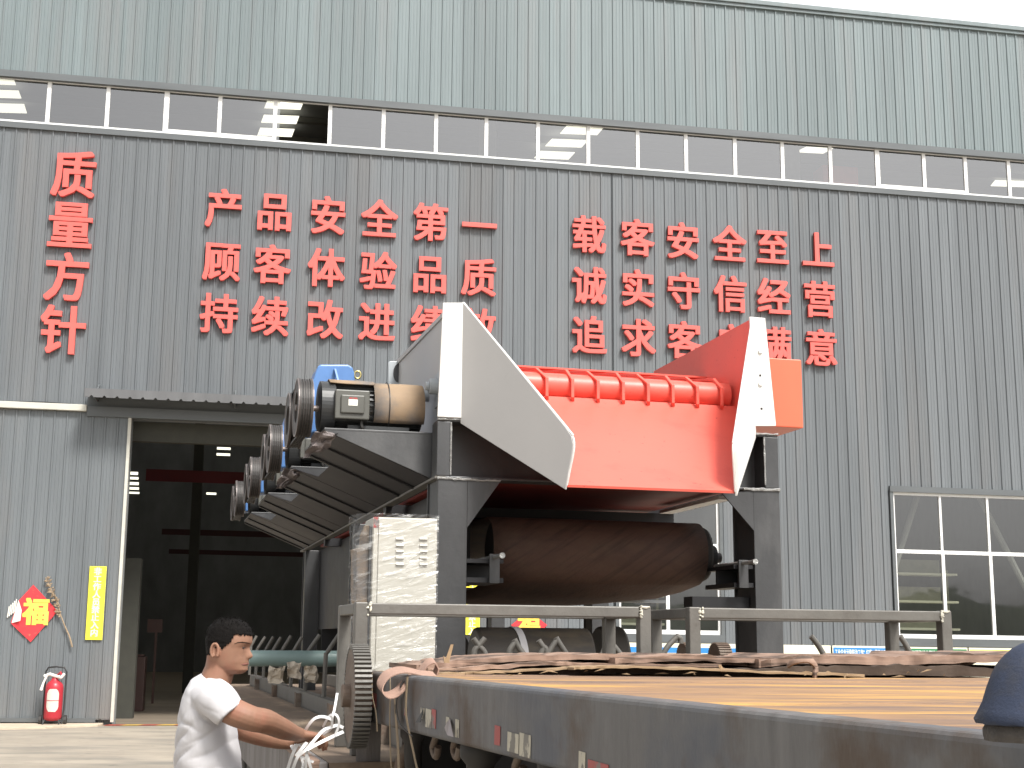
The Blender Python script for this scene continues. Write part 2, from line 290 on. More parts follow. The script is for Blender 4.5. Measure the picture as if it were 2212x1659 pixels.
# hills behind the camera, seen only as reflections in the window glass
g = MB(); n = 80; top = []
for i in range(n + 1):
    x = -300 + 600 * i / n; top.append((x, 11 + 6 * noise.noise(Vector((x * .012, 3, 0))) + 3 * noise.noise(Vector((x * .06, 9, 0)))))
vs = []; fs = []
for x, h in top: vs += [(x, -150, -1), (x, -185, h), (x, -260, -1)]
for i in range(n): fs += [(3 * i, 3 * i + 3, 3 * i + 4, 3 * i + 1), (3 * i + 1, 3 * i + 4, 3 * i + 5, 3 * i + 2)]
g.add(vs, fs); tag(g.build('hills', M['leaf'], smooth=True), kind='structure')

# ------------------------------------------------------------------ the factory hall
hall = thing('factory_hall', wp(8, 0, 0), 'long grey profiled steel factory hall with a window band and an open doorway', 'building')
PITCH_R = .2435; PH = wuv(212.6, 823)[0]
def clad(m, u0, u1, v0, v1, n0=0.0, ph=PH):
    prof = [(u0, n0)]; k = math.floor((u0 - ph) / PITCH_R)
    while True:
        c = ph + k * PITCH_R; k += 1
        for du, dn in ((-.027, 0), (-.012, .026), (.012, .026), (.027, 0), (.076, 0), (.083, .005), (.095, .005), (.102, 0), (.146, 0), (.153, .005), (.165, .005), (.172, 0)):
            if u0 < c + du < u1: prof.append((c + du, n0 + dn))
        if c > u1: break
    prof.append((u1, n0))
    vs = [wp(u, v0, n) for u, n in prof] + [wp(u, v1, n) for u, n in prof]; L = len(prof)
    m.add(vs, [(i, i + 1, i + 1 + L, i + L) for i in range(L - 1)])
lo = MB()
for u0, u1, v0, v1 in ((-8, 1.15, -.4, 12.0), (1.15, 7.9, 6.0, 12.0), (7.9, 11.2, -.4, 12.0), (11.2, 13.6, 5.1, 12.0), (11.2, 13.6, -.4, 1.8), (13.6, 17.45, -.4, 12.0), (17.45, 24.2, 5.1, 12.0), (17.45, 24.2, -.4, 1.72), (24.2, 32, -.4, 12.0)):
    clad(lo, u0, u1, v0, v1)
lo.build('lower_cladding', M['clad_low'], hall)
up = MB(); clad(up, -8, 32, 13.2, 16.38, 0, PH + .05); up.build('upper_cladding', M['clad_up'], hall)
t = MB(); t.wbox(-8, 32, 16.33, 16.44, -.3, .1); t.wbox(-8, 32, 16.25, 16.33, -.05, .06); t.build('eave_trim', M['clad_up'], hall, bevel=.01)
t = MB(); t.wbox(-8, 32, 13.1, 13.22, -.1, .05); t.wbox(-8, 32, 13.06, 13.1, -.1, .085); t.build('window_flashing', M['flash'], hall)
t = MB(); t.wbox(-8, 32, 11.97, 12.05, -.08, .06); t.wbox(-8, 32, 12.05, 12.10, -.08, .04); t.build('sill_flashing', M['flash'], hall)
# window band: one window after the other
us = [wuv(x, 258 + 170 * x / 2212 - 8)[0] for x in (101, 229, 355, 472, 592, 711, 827, 941, 1050, 1162, 1271, 1378, 1483, 1589, 1692, 1796, 1897, 1999, 2089, 2183)]
us = [us[0] - 1.16 * k for k in range(6, 0, -1)] + us + [us[-1] + 1.14 * k for k in range(1, 9)]
for i in range(len(us) - 1):
    u0, u1 = us[i], us[i + 1]; wide = i in (8, 22); m = MB(); a = .045 if not wide else .07
    m.wbox(u0 - .035, u0 + a, 12.1, 13.1, -.075, -.02)
    m.wbox(u0 + a, u1 - .035, 12.1, 12.16 + (.06 if i in (8, 9, 22, 23) else 0), -.07, -.022)
    m.wbox(u0 + a, u1 - .035, 13.05, 13.1, -.07, -.022)
    wf = m.build('window', M['white_frame'], hall)
    pn = MB(); b0 = 12.16 + (.06 if i in (8, 9, 22, 23) else 0)
    if i == 10:     # the sash slid half open
        pn.quad(wp(u0 + a, b0, -.05), wp(u0 + a + .06, b0, -.05), wp(u0 + a + .06, 13.05, -.05), wp(u0 + a, 13.05, -.05))
    else: pn.quad(wp(u0 + a, b0, -.05), wp(u1 - .035, b0, -.05), wp(u1 - .035, 13.05, -.05), wp(u0 + a, 13.05, -.05))
    pn.build('pane', M['glass'], wf)
# tall ground floor windows
def tall_window(cols, v0, vt, v1):
    m = MB(); fl = MB(); u0, u1 = cols[0], cols[-1]
    fl.wbox(u0 - .1, u1 + .1, v1 + .03, v1 + .16, -.05, .07); fl.wbox(u0 - .1, u0 - .025, v0 - .03, v1 + .03, -.05, .05); fl.wbox(u1 + .025, u1 + .1, v0 - .03, v1 + .03, -.05, .05); fl.wbox(u0 - .1, u1 + .1, v0 - .2, v0 - .03, -.05, .06)
    m.wbox(u0 - .025, u1 + .025, v0 - .03, v0 + .06, -.07, -.01); m.wbox(u0 - .025, u1 + .025, v1 - .03, v1 + .03, -.07, -.01); m.wbox(u0 - .025, u1 + .025, vt - .04, vt + .04, -.066, -.014)
    for i, u in enumerate(cols):
        h = .026 if 0 < i < len(cols) - 1 else .025
        for a, b in ((v0 + .06, vt - .04), (vt + .04, v1 - .03)): m.wbox(u - h, u + h, a, b, -.07, -.01)
        if 0 < i < len(cols) - 1: m.wbox(u + h, u + h + .025, v0 + .06, vt - .04, -.055, -.02)
    f = m.build('window', M['white_frame'], hall); fl.build('window_trim', M['flash'], f)
    for i in range(len(cols) - 1):
        for a, b in ((v0 + .06, vt - .04), (vt + .04, v1 - .03)):
            p = MB(); p.quad(wp(cols[i] + .02, a, -.04), wp(cols[i + 1] - .02, a, -.04), wp(cols[i + 1] - .02, b, -.04), wp(cols[i] + .02, b, -.04)); p.build('pane', M['glass_low'], f)
tall_window([17.57, 18.68, 19.82, 20.95, 22.08, 23.2, 24.1], 1.93, 3.78, 5.05)
tall_window([11.32, 12.36, 13.5], 1.93, 3.78, 5.0)
# interior shell
t = MB(); t.wbox(-8, -7.8, -.5, 16, -45, -.2); t.wbox(31.8, 32, -.5, 16, -45, -.2); t.wbox(-7.8, 31.8, -.5, 19, -45.2, -45)
for u0, u1, v0, v1 in ((-7.8, 1.2, 0, 12), (1.2, 7.9, 6.0, 12.0), (7.9, 11.2, 0, 12), (11.2, 13.6, 5.15, 12), (11.2, 13.6, 0, 1.75), (13.6, 17.4, 0, 12), (17.4, 24.2, 5.15, 12), (17.4, 24.2, 0, 1.7), (24.2, 31.8, 0, 12), (-7.8, 31.8, 13.15, 14.6)):
    t.wbox(u0, u1, v0, v1, -.2, -.12)
t.build('interior_wall', M['dark_in'], hall)
SL = .085
t = MB(); t.box(wp(-8, 15.2, -.2), WU * 40, -WN * 46 + Z * 46 * SL, Z * .25); t.build('roof', M['dark_in'], hall)
t = MB()
for n in range(2, 40, 2): t.wbox(-7.8, 31.8, 15.02 + SL * n, 15.17 + SL * n, -n - .15, -n)
t.build('purlins', M['dark_in2'], hall)
t = MB()
for u in (-5.9, wuv(262, 1300, -2)[0], wuv(1040, 300, -2)[0], wuv(1698, 350, -2)[0], 23.9, 31.0): t = MB(); t.wbox(u, u + .36, 0, 15.1 if not 0 < u < 4 else wuv(262, 1205, -2)[1], -2.4, -2); t.build('column', M['column'] if u > 4 else M['shaded_dark'], hall)  # doorway one is a low partition, coloured dark for the dim hall
for u in (1.62, 9.06, 16.27): t = MB(); t.wbox(u, u + .3, 0, 15.5, -16.4, -16); t.build('column', M['shaded_dark'], hall)
RP = wp(0, 15.2, -.2); RNn = WU.cross(-WN + Z * SL).normalized()
def roofpt(x, y): return hit(x, y, RP - Z * .26, RNn)
def skyl(x0, x1, y0, y1, sk):
    m = MB(); q = [roofpt(x0, y0), roofpt(x1, y0 + 3), roofpt(x1 + sk, y1 + 3), roofpt(x0 + sk, y1)]
    m.prism(q, (0, 0, .02)); m.build('skylight', M['skylight'], hall)
for b in ((-60, 28, 165, 181, 6), (-60, 40, 194, 210, 6), (-60, 52, 223, 242, 6), (577, 655, 219, 234, -6), (570, 646, 249, 265, -6), (562, 636, 277, 293, -6), (1224, 1304, 273, 289, -14), (1192, 1270, 301, 316, -14), (1168, 1242, 327, 342, -14), (1742, 1800, 318, 329, -22), (1850, 1900, 312, 320, -8), (2150, 2235, 390, 402, -10)): skyl(*b)
# more translucent roof sheets along the hall, and storage racks behind the tall windows
for u in (-3.5, 3.6, 10.9, 18.2, 25.4):
    m = MB()
    for n in (10, 16, 22, 28, 34, 40): m.box(wp(u, 15.13 + SL * n, -n - 1.6), WU * 1.1, -WN * 3.2 + Z * 3.2 * SL, Z * .015)
    o = m.build('skylight', M['skylight'], hall); o['kind'] = 'stuff'
for u0, u1, lab in ((17.75, 19.75, 'beige storage rack behind the right window'), (11.35, 12.7, 'beige storage rack behind the middle window')):
    rk = thing('storage_rack', wp(u0, 0, -1.6), lab, 'rack', 'storage racks behind the windows')
    for v in (2.1, 2.72, 3.35): t = MB(); t.wbox(u0, u1, v, v + .05, -1.9, -1.4); t.build('shelf', M['cr'], rk); t = MB(); t.wbox(u0 + .1, u1 - .2, v + .05, v + .38, -1.9, -1.86); t.build('back_panel', M['rack'], rk)
    for u in (u0, u1 - .05): t = MB(); t.wbox(u, u + .05, 0, 3.5, -1.9, -1.85); t.build('upright', M['rack'], rk)
for u0, v0, u1, v1, n in ((17.9, 3.3, 18.7, 5.4, -.9), (20.0, 5.4, 21.2, 3.0, -.9)):
    t = MB(); t.tube([wp(u0, v0, n), wp(u1, v1, n)], .07, 8); t.build('diagonal_brace', M['column'], hall)
# doorway: lintel, rail, sliding leaf, canopy
t = MB(); t.wbox(1.1, 8.0, 5.6, 6.0, -.5, -.3); t.build('door_lintel', M['shaded_dark'], hall)  # lintel coloured dark in place of the canopy's shade
leaf = MB(); clad(leaf, -7.6, 1.13, .12, 6.08, .13, wuv(163, 1490, .13)[0])
leaf.wbox(-7.6, 1.13, .1, 6.06, .05, .125)
dl = leaf.build('sliding_door', M['clad_door'], hall)
t = MB(); t.wbox(1.13, 1.19, .06, 6.06, .05, .165); t.build('edge_trim', M['pale_rail'], dl)
t = MB(); t.wbox(-7.6, .85, .05, .13, .04, .17); t.build('edge_trim', M['flash'], dl)
t = MB(); t.wbox(-8, .32, 6.09, 6.22, .05, .24); t.build('door_rail', M['pale_rail'], hall, bevel=.01)
t = MB(); t.wbox(.325, 9.0, 6.0, 6.2, .03, .2); t.wbox(.325, 9.0, 6.2, 6.42, .03, .12); t.build('door_header', M['flash'], hall)
t = MB(); t.tube([wp(*wuv(x, y, .06), .06) for x, y in ((-40, 884), (0, 873), (40, 868), (100, 869), (150, 873), (186, 880))], .012, 6); t.build('cable', M['black'], hall)
NC = .85; ca, cb = wuv(183, 838, NC), wuv(183, 857, NC)
t = MB(); prof = []
u = ca[0]
while u < 9.2: prof += [(u, 0), (u + .10, 0), (u + .125, .035), (u + .15, .035), (u + .175, 0)]; u += PITCH_R
vt, vb = ca[1], cb[1]; L = len(prof); vs = []
for u, d in prof: vs += [wp(u, vb + d, NC + .012), wp(u, vt, NC + .012), wp(u, vt + .06 + d, .03), wp(u, vb + d, NC - .012)]
fs = []
for i in range(L - 1): fs += [(4 * i, 4 * i + 4, 4 * i + 5, 4 * i + 1), (4 * i + 1, 4 * i + 5, 4 * i + 6, 4 * i + 2), (4 * i + 3, 4 * i + 7, 4 * i + 6, 4 * i + 2), (4 * i, 4 * i + 4, 4 * i + 7, 4 * i + 3)]
fs += [(0, 1, 2, 3), (4 * L - 4, 4 * L - 1, 4 * L - 2, 4 * L - 3)]
t.add(vs, fs); t.build('door_canopy', M['canopy'], hall)
for u in (.5, 3.2, 6, 8.8): t = MB(); t.prism([wp(u, 6.68, .03), wp(u, vb + .0, NC - .03), wp(u, 6.3, .03)], WU * .03); t.build('canopy_bracket', M['flash'], hall)
# things inside the hall
def banner(nm, x0, x1, y0, y1, n, txt, lab):
    u0, v1 = wuv(x0, y0, n); u1, v0 = wuv(x1, y1, n); m = MB(); m.wbox(u0, u1, v0, v1, n, n + .02)
    o = m.build('banner', M['banner'] if n > -20 else M['banner_dim']); tag(o, lab, 'banner', 'red banners inside the hall'); return (u0, u1, v0, v1, n)  # deeper banners take a darker red for the dimness back there
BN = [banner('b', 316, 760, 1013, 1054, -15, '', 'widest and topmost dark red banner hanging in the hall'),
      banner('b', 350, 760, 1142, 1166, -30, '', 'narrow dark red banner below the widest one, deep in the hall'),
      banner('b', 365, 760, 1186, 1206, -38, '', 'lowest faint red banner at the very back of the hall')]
for k, (x0, x1, y0, y1, lab) in enumerate(((470, 499, 926, 932, 'topmost dim light strip inside the dark hall'), (470, 499, 957, 961, 'first of three close bright light strips inside the hall'), (469, 498, 966, 972, 'middle of three close bright light strips inside the hall'), (468, 497, 979, 985, 'lowest of three close bright light strips inside the hall'), (446, 467, 1064, 1069, 'single short light strip below the red banner'),
        (272, 298, 1019, 1026, 'top slit of the bright louvre beside the door edge'), (271, 299, 1030, 1036, 'second slit of the bright louvre beside the door edge'), (270, 299.5, 1041, 1048, 'third slit of the bright louvre beside the door edge'), (269, 300, 1052, 1058, 'fourth slit of the bright louvre beside the door edge'), (268, 301, 1062, 1067, 'lowest slit of the bright louvre beside the door edge'))):
    n = -26 if k != 4 else -14.5; u0, v1 = wuv(x0, y0, n); u1, v0 = wuv(x1, y1, n); m = MB(); m.wbox(u0, u1, v0, v1, n, n + .05)
    tag(m.build('light_strip', M['lamp']), lab, 'light', 'light strips inside the hall')
def inbox(nm, x0, x1, y0, y1, n, m_, lab, cat):
    u0, v1 = wuv(x0, y0, n); u1, _ = wuv(x1, y1, n); t = MB(); t.wbox(u0, u1, 0, v1, n - .6, n); t.wbox(u0 + .05, u1 - .05, v1, v1 + .05, n - .55, n - .05); tag(t.build(nm, m_, bevel=.02), lab, cat)
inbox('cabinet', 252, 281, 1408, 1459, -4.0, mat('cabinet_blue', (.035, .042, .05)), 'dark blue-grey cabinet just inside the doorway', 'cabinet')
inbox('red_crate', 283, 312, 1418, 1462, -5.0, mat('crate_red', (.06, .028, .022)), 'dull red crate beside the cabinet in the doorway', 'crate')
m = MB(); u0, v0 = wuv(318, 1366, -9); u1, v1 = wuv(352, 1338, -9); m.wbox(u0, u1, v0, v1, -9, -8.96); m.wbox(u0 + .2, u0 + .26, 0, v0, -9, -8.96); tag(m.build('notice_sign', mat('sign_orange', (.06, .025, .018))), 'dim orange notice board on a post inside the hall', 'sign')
cr = MB(); cr.wbox(15.2, 18.4, 12.0, 12.45, -1.5, -1.0); cr.wbox(16.6, 17.5, 12.45, 12.95, -1.55, -.95); cr.wbox(16.3, 16.5, 11.4, 12.0, -1.4, -1.1)
tag(cr.build('crane_hoist', M['crane'], bevel=.03), 'red overhead crane hoist seen through the window band', 'crane')

# ------------------------------------------------------------------ writing
def glyph_mesh(ch, bold, ext):
    cu = bpy.data.curves.new('g', 'FONT'); cu.body = ch; cu.size = 1; cu.extrude = ext; cu.offset = bold; cu.resolution_u = 3
    o = bpy.data.objects.new('g', cu); COL.objects.link(o); dg = bpy.context.evaluated_depsgraph_get(); dg.update()
    me = bpy.data.meshes.new_from_object(o.evaluated_get(dg)); bpy.data.objects.remove(o); bpy.data.curves.remove(cu); return me
_ref = glyph_mesh('国', 0, 0); _xs = [v.co.x for v in _ref.vertices]; _ys = [v.co.y for v in _ref.vertices]
GX, GY, GS = (min(_xs) + max(_xs)) / 2, (min(_ys) + max(_ys)) / 2, 1 / ((max(_ys) - min(_ys)) / .90)
def put_glyph(name, ch, o, ex, ey, ez, sx, sy, depth, m, bold=.02, parent=None, center=True):
    g0 = glyph_mesh(ch, 0, .5); vs, fs = [], []
    base = [(v.co.x, v.co.y, v.co.z) for v in g0.vertices]; pf = [tuple(p.vertices) for p in g0.polygons]; bpy.data.meshes.remove(g0)
    for k in range(9 if bold else 1):          # a bold weight: the glyph laid over itself, shifted a little each way
        dx, dy = ((1.15 * bold * (-1, 1, 1, -1, -1, 1, 0, 0)[k], .62 * bold * (-1, -1, 1, 1, 0, 0, -1, 1)[k]) if k < 8 else (0, 0)) if bold else (0, 0)
        of = len(vs); dk = depth * (1 + .006 * k)
        vs += [tuple(o + ex * ((x + dx - GX) * GS * sx) + ey * ((y + dy - GY) * GS * sy) + ez * ((z + .5) * dk)) for x, y, z in base]; fs += [tuple(i + of for i in f) for f in pf]
    me = bpy.data.meshes.new(name); me.from_pydata(vs, [], fs); me.update(); me.materials.append(m)
    ob = bpy.data.objects.new(name, me); COL.objects.link(ob)
    if parent is not None: par(ob, parent)
    return ob
def letter(ch, u, v, sx, sy, where, grp):
    o = put_glyph('wall_character', ch, wp(u, v, .03), WU, Z, WN, sx, sy, .085, M['red_letter'], .024)
    tag(o, f'red raised character {ch} {where}', 'character', grp)
for ch, v, wh in zip('质量方针', (11.02, 9.93, 8.83, 7.73), ('at the top of the big left column', 'second in the big left column', 'third in the big left column', 'at the bottom of the big left column')): letter(ch, -.25, v, .88, 1.03, wh, 'big red characters in the left column')
for row, v, rn in zip(('产品安全第一', '顾客体验品质', '持续改进绩效'), (10.51, 9.36, 8.25), ('top', 'middle', 'bottom')):
    for ch, u in zip(row, (2.81, 3.85, 4.97, 6.06, 7.16, 8.22)): letter(ch, u, v, .76, .85, f'in the {rn} row of the middle block', 'red characters of the middle block')
for row, v, rn in zip(('载客安全至上', '诚实守信经营', '追求客户满意'), (10.48, 9.33, 8.22), ('top', 'middle', 'bottom')):
    for ch, u in zip(row, (10.65, 11.75, 12.79, 13.87, 14.88, 15.96)):
        letter(ch, u, v, .76, .85, f'in the {rn} row of the right block', 'red characters of the right block')
# yellow plaques either side of the doorway
def plaque(u, n, lab):
    t = MB(); t.wbox(u - .16, u + .16, 1.61, 3.03, n, n + .015); o = t.build('notice_plaque', M['plaque'], bevel=.004); tag(o, lab, 'notice plaque', 'yellow notice plaques')
    for k, ch in enumerate('非工作人员禁止入内'): put_glyph('character', ch, wp(u, 2.93 - .148 * k, n + .0155), WU, Z, WN, .15, .15, .002, M['plaque_text'], .03, o)
    for v in (1.65, 2.1, 2.55, 2.99):
        for s in (-.14, .14): t = MB(); t.cyl(wp(u + s, v, n + .014), wp(u + s, v, n + .02), .008, 8); t.build('screw', M['frame'], o)
plaque(.73, .16, 'yellow vertical notice plaque on the grey door leaf'); plaque(wuv(1019, 1355)[0], .03, 'yellow notice plaque glimpsed under the rail right of the cabinet')
# festival papers
def fu(pt, n, lab, wind):
    q = [wp(*wuv(x, y, n), n) for x, y in pt]; m = MB(); m.prism(q, WN * .004); o = m.build('festival_paper', M['paper_red']); tag(o, lab, 'paper', 'red festival papers')
    c = sum(q, Vector()) / len(q); return o, c
o, c = fu([(72, 1263), (125, 1320), (66, 1387), (24, 1347), (24, 1343), (40, 1298)], .165, 'red diamond festival paper with a gold character and one curled white corner', 0)
put_glyph('character', '福', wp(*wuv(78, 1322, .172), .172), WU, Z, WN, .47, .52, .004, M['gold'], .045, o)
t = MB(); t.add([wp(*wuv(x, y, nn), nn) for x, y, nn in ((40, 1296, .173), (47, 1318, .225), (25, 1346, .173), (44, 1341, .24))], [(0, 1, 2), (1, 3, 2)]); t.build('curled_corner', M['paper_white'], o)
t = MB()
for k in range(5): t.tube([wp(*wuv(16 + 4 * k, 1312 - 3 * k + 22, .162), .162), wp(*wuv(20 + 4 * k, 1310 - 4 * k, .162), .162)], .012, 5)
t.build('torn_paper', M['paper_white'], o)
o, c = fu([(1143, 1320), (1182, 1350), (1143, 1392), (1104, 1350)], .03, 'red and gold festival paper glimpsed under the rail above the black roll', 0)
put_glyph('character', '福', wp(*wuv(1143, 1353, .036), .036), WU, Z, WN, .47, .52, .004, M['gold'], .045, o)
# dry branch beside the paper
t = MB(); br = [wp(*wuv(x, y, .2), .2) for x, y in ((156, 1398), (150, 1375), (140, 1352), (130, 1325), (122, 1300), (112, 1275), (98, 1247))]
t.tube(smoothpts(br, 4), [.018 - .0005 * i for i in range(25)], 6)
for k in range(60):
    p = Vector(smoothpts(br, 10)[min(28 + int(k * .52), 59)]); d = WU * random.uniform(-.10, .07) + Z * random.uniform(-.05, .10) + WN * random.uniform(0, .05)
    t.tube([p, p + d * .6, p + d], [.006, .016, .004], 5)
tag(t.build('dry_branch', M['twig']), 'dry seed-headed branch stuck on the door leaf beside the red paper', 'branch')
# information boards along the foot of the wall
def board(x0, x1, m_, lab, txt=None, hm=None):
    u0, u1 = wuv(x0, 1395)[0], wuv(x1, 1395)[0]; t = MB(); t.wbox(u0, u1, .55, 1.72, .03, .05); o = t.build('information_board', M['cr']); tag(o, lab, 'information board', 'information boards along the wall')
    if hm:
        t = MB(); t.wbox(u0 + .02, u1 - .02, 1.48, 1.68, .05, .054); t.build('header_band', hm, o)
    if txt:
        k = min((u1 - u0 - .1) / len(txt), .14)
        for i, ch in enumerate(txt): put_glyph('character', ch, wp(u0 + .05 + k * (i + .5), 1.58, .0545), WU, Z, WN, k, .13, .002, M['ink'], .015, o)
    return o, u0, u1
o, u0, u1 = board(1318, 1593, M['cr'], 'white board with a blue stripe under the middle window')
t = MB(); t.wbox(u0 + .02, u1 - .02, 1.52, 1.63, .05, .054); t.prism([wp(u1 - .5, 1.52, .05), wp(u1 - .02, 1.52, .05), wp(u1 - .02, 1.44, .05), wp(u1 - .15, 1.5, .05)], WN * .004); t.build('blue_stripe', M['bl'], o)
board(1640, 1792, M['cr'], 'plain cream board left of the blue headed one'); board(1796, 1922, M['cr'], 'board with a blue heading between the cream and green ones', '工业企业污染防治工作“红黄”等级公示牌', M['bl'])
board(1955, 2087, M['cr'], 'board with a green heading under the right window', '大气污染排放管控“一厂一策”公示牌', M['gr']); board(2090, 2230, M['orr'], 'board with an orange and yellow heading at the far right', None, M['orr'])
# wheeled fire extinguisher
ex = thing('fire_extinguisher', wp(.1, 0, .5), 'red wheeled fire extinguisher with a white label standing against the door leaf', 'fire extinguisher')
def xp(u, v, n): return wp(.105 + u, v, .5 + n)
t = MB(); t.tube([xp(0, v, 0) for v in (.10, .13, .17, .70, .76, .81, .85, .90)], [.10, .155, .165, .165, .155, .12, .07, .05], 24); t.build('cylinder', M['ext_red'], ex, smooth=True)
t = MB(); t.box(xp(-.05, .9, -.03), WU * .1, Z * .06, WN * .06); t.tube([xp(.03, .93, 0), xp(.10, 1.0, .04), xp(.14, .9, .06)], .02, 8); t.build('valve', M['ext_red'], ex)
t = MB(); t.tube([xp(-.2, .92, 0), xp(-.1, .96, .02), xp(0, .93, .05), xp(.12, .90, .08), xp(.17, .97, .05)], .03, 8); t.tube([xp(-.15, .93, .02), xp(-.2, .8, .05), xp(-.235, .66, .06)], [.018, .02, .03], 8); t.build('hose', M['paper_white'], ex)
t = MB(); ang = [rad(-40 + 80 * i / 10) for i in range(11)]
rings = []
for v, s in ((.27, .55), (.31, .85), (.36, 1), (.60, 1), (.66, .8), (.69, .5)): rings.append([xp(.168 * math.sin(a * s), v, .168 * math.cos(a * s)) for a in ang])
vs = [p for r in rings for p in r]; t.add(vs, [(k * 11 + i, k * 11 + i + 1, (k + 1) * 11 + i + 1, (k + 1) * 11 + i) for k in range(5) for i in range(10)]); lb = t.build('label', M['ext_label'], ex)
t = MB(); t.add([p + (p - xp(0, .48, 0)).normalized() * .002 + Z * dz for dz in (-.006, .006) for p in [xp(.168 * math.sin(a), .475, .168 * math.cos(a)) for a in ang]], [(i, i + 1, i + 12, i + 11) for i in range(10)]); t.build('label_rule', M['ext_red'], lb)
t = MB()
for s in (-1, 1): t.tube([xp(.17 * s, .02, .05), xp(.19 * s, .3, -.06), xp(.19 * s, 1.0, -.1), xp(.15 * s, 1.08, -.1), xp(0, 1.1, -.1)], .016, 8)
t.tube(smoothpts([xp(-.13, .12, .13), xp(-.15, .0, .2), xp(-.1, -.02, .2), xp(.1, -.02, .2), xp(.15, 0, .2), xp(.13, .12, .13)], 4), .014, 8); t.build('trolley_frame', M['black'], ex, smooth=True)
for s in (-1, 1): t = MB(); t.cyl(xp(.2 * s, .1, -.06), xp(.25 * s, .1, -.06), .1, 20); t.build('wheel', M['rubber'], ex)

# ------------------------------------------------------------------ the lowbed trailer
GO0, GO1 = gpl(770, 1450, 1.49), gpl(2130, 1592, 1.49); GD = (GO1 - GO0).normalized(); GN = Vector((GD.y, -GD.x, 0))
if GN.dot(C) < 0: GN = -GN
GL = 4.9; HG = 1.49                       # gooseneck length beyond the rear corner, deck height
tr = thing('lowbed_trailer', mp(.8, 0, 0), 'worn grey lowbed trailer with rusty wooden raised deck in the foreground', 'trailer')
def gp(l, n, h): return GO0 + GD * l + GN * n + Z * (h - HG)
t = MB(); BH = .215
t.prism([gp(0, 0, HG + .004), gp(GL, 0, HG + .004), gp(GL, 0, HG - BH), gp(0, 0, HG - BH)], GN * .09)
bm_ = t.build('side_beam', M['beam'], tr, bevel=.016, seg=3)
t = MB(); t.box(gp(0, .09, HG - .2), GD * .1, GN * 2.5, Z * .185); t.build('rear_beam', M['beam'], tr, bevel=.01)
pm = mat('deck_board', (.28, .165, .085), .75, 0, .3, (3, 12, 2), c2=(.52, .29, .075), thr=(.5, .62), s2=(.8, 4.2, 1), c3=(.165, .108, .08), thr3=(.48, .62), s3=(1.0, 5.2, 1), bump=.5, bscale=(10, 60, 10))
l = .1
while l < GL - .1:
    wd = random.uniform(.34, .5); t = MB(); e = min(l + wd - .006, GL)
    t.box(gp(l, .088, HG - .03), GD * (e - l), GN * 2.55 , Z * (.030 + random.uniform(-.003, .003))); t.build('deck_board', pm, tr, bevel=.004); l += wd
t = MB(); t.box(gp(0.02, .088, HG - .03), GD * .075, GN * 2.5, Z * .033); t.build('deck_board', M['ply_pale'], tr)
# reflective tape on the beam
def bpt(x, y): return hit(x, y, GO0, GN)
def tape(x0, x1, y0, y1, m_, sk=.0):
    q = [bpt(x0, y0), bpt(x1, y0 + sk * (x1 - x0)), bpt(x1 - 1, y1 + sk * (x1 - x0)), bpt(x0 - 1, y1)]; t = MB(); t.prism([p - GN * .0015 for p in q], -GN * .001); t.build('reflective_tape', m_, bm_)
for a in ((787, 797, 1494, 1517, 'tape_white'), (798, 803, 1496, 1521, 'tape_white'), (804, 814, 1496, 1527, 'tape_red'), (875, 880, 1530, 1545, 'tape_red'), (910, 918, 1528, 1552, 'tape_white'), (921, 933, 1530, 1570, 'tape_white'), (934, 943, 1531, 1572, 'tape_red'), (965, 972, 1548, 1572, 'tape_white'), (985, 993, 1553, 1592, 'tape_white'), (1070, 1082, 1566, 1608, 'tape_red'),
          (1098, 1122, 1580, 1622, 'tape_white'), (1124, 1148, 1582, 1632, 'tape_white'), (1252, 1266, 1622, 1675, 'tape_white'), (1272, 1316, 1640, 1690, 'tape_red')): tape(*a[:4], M[a[4]], .28)
# torn foil-like scraps of tape
t = MB(); q = [bpt(968, 1560) - GN * .004, bpt(975, 1553) - GN * .004, bpt(992, 1592) - GN * .02, bpt(985, 1588) - GN * .03, bpt(970, 1572) - GN * .015]; t.prism(q, -GN * .002); t.build('torn_tape', M['rim'], bm_)
t = MB(); q = [bpt(845 + 71, 1532) - GN * .002, bpt(909, 1561) - GN * .02, bpt(917, 1560) - GN * .015]; t.prism(q, -GN * .002); t.build('torn_tape', M['rubber'], bm_)
# corner plank, dark underside, winches and hooks below the gooseneck
t = MB(); q0, q1 = gp(-.05, .0, HG + .0), gp(-.012, 0, 0)
pl = [ypl(770, 1466, 6.45), ypl(796, 1466, 6.45), ypl(789, 1700, 6.45), ypl(766, 1700, 6.45)]; t.prism(pl, GN * .07); po = t.build('corner_post', M['oldwood'], tr, bevel=.006)
t = MB(); c0 = ypl(780, 1500, 6.44); t.prism([c0 + C * (.009 * math.cos(k * math.pi / 6)) + Z * (.036 * math.sin(k * math.pi / 6)) for k in range(12)], -A * .006); t.build('slot', M['black'], po)
t = MB(); t.box(gp(.3, .5, .55), GD * 4.4, GN * 1.6, Z * .66); t.build('chassis_beam', M['steel_black'], tr, bevel=.02)
t = MB(); t.box(gp(.05, .25, .35), GD * .12, GN * 2.1, Z * .95); t.build('step_plate', M['steel_black'], tr, bevel=.02)
for px, py, rr in ((1046, 1622, .095), (1225, 1652, .10), (900, 1580, .07)):
    p = hit(px, py, GO0 + GN * .16, GN); t = MB()
    t.tube(smoothpts([p + GN * .1 - Z * .3, p - Z * .2, p - GN * .02 - Z * .02 + GD * .02, p + GN * .0 + Z * .03, p + GN * .12 + Z * .06], 5), [rr * .55] * 10 + [rr * .8] * 5 + [rr * .75] * 6, 12); t.build('tie_winch', M['rubber'], tr, smooth=True)
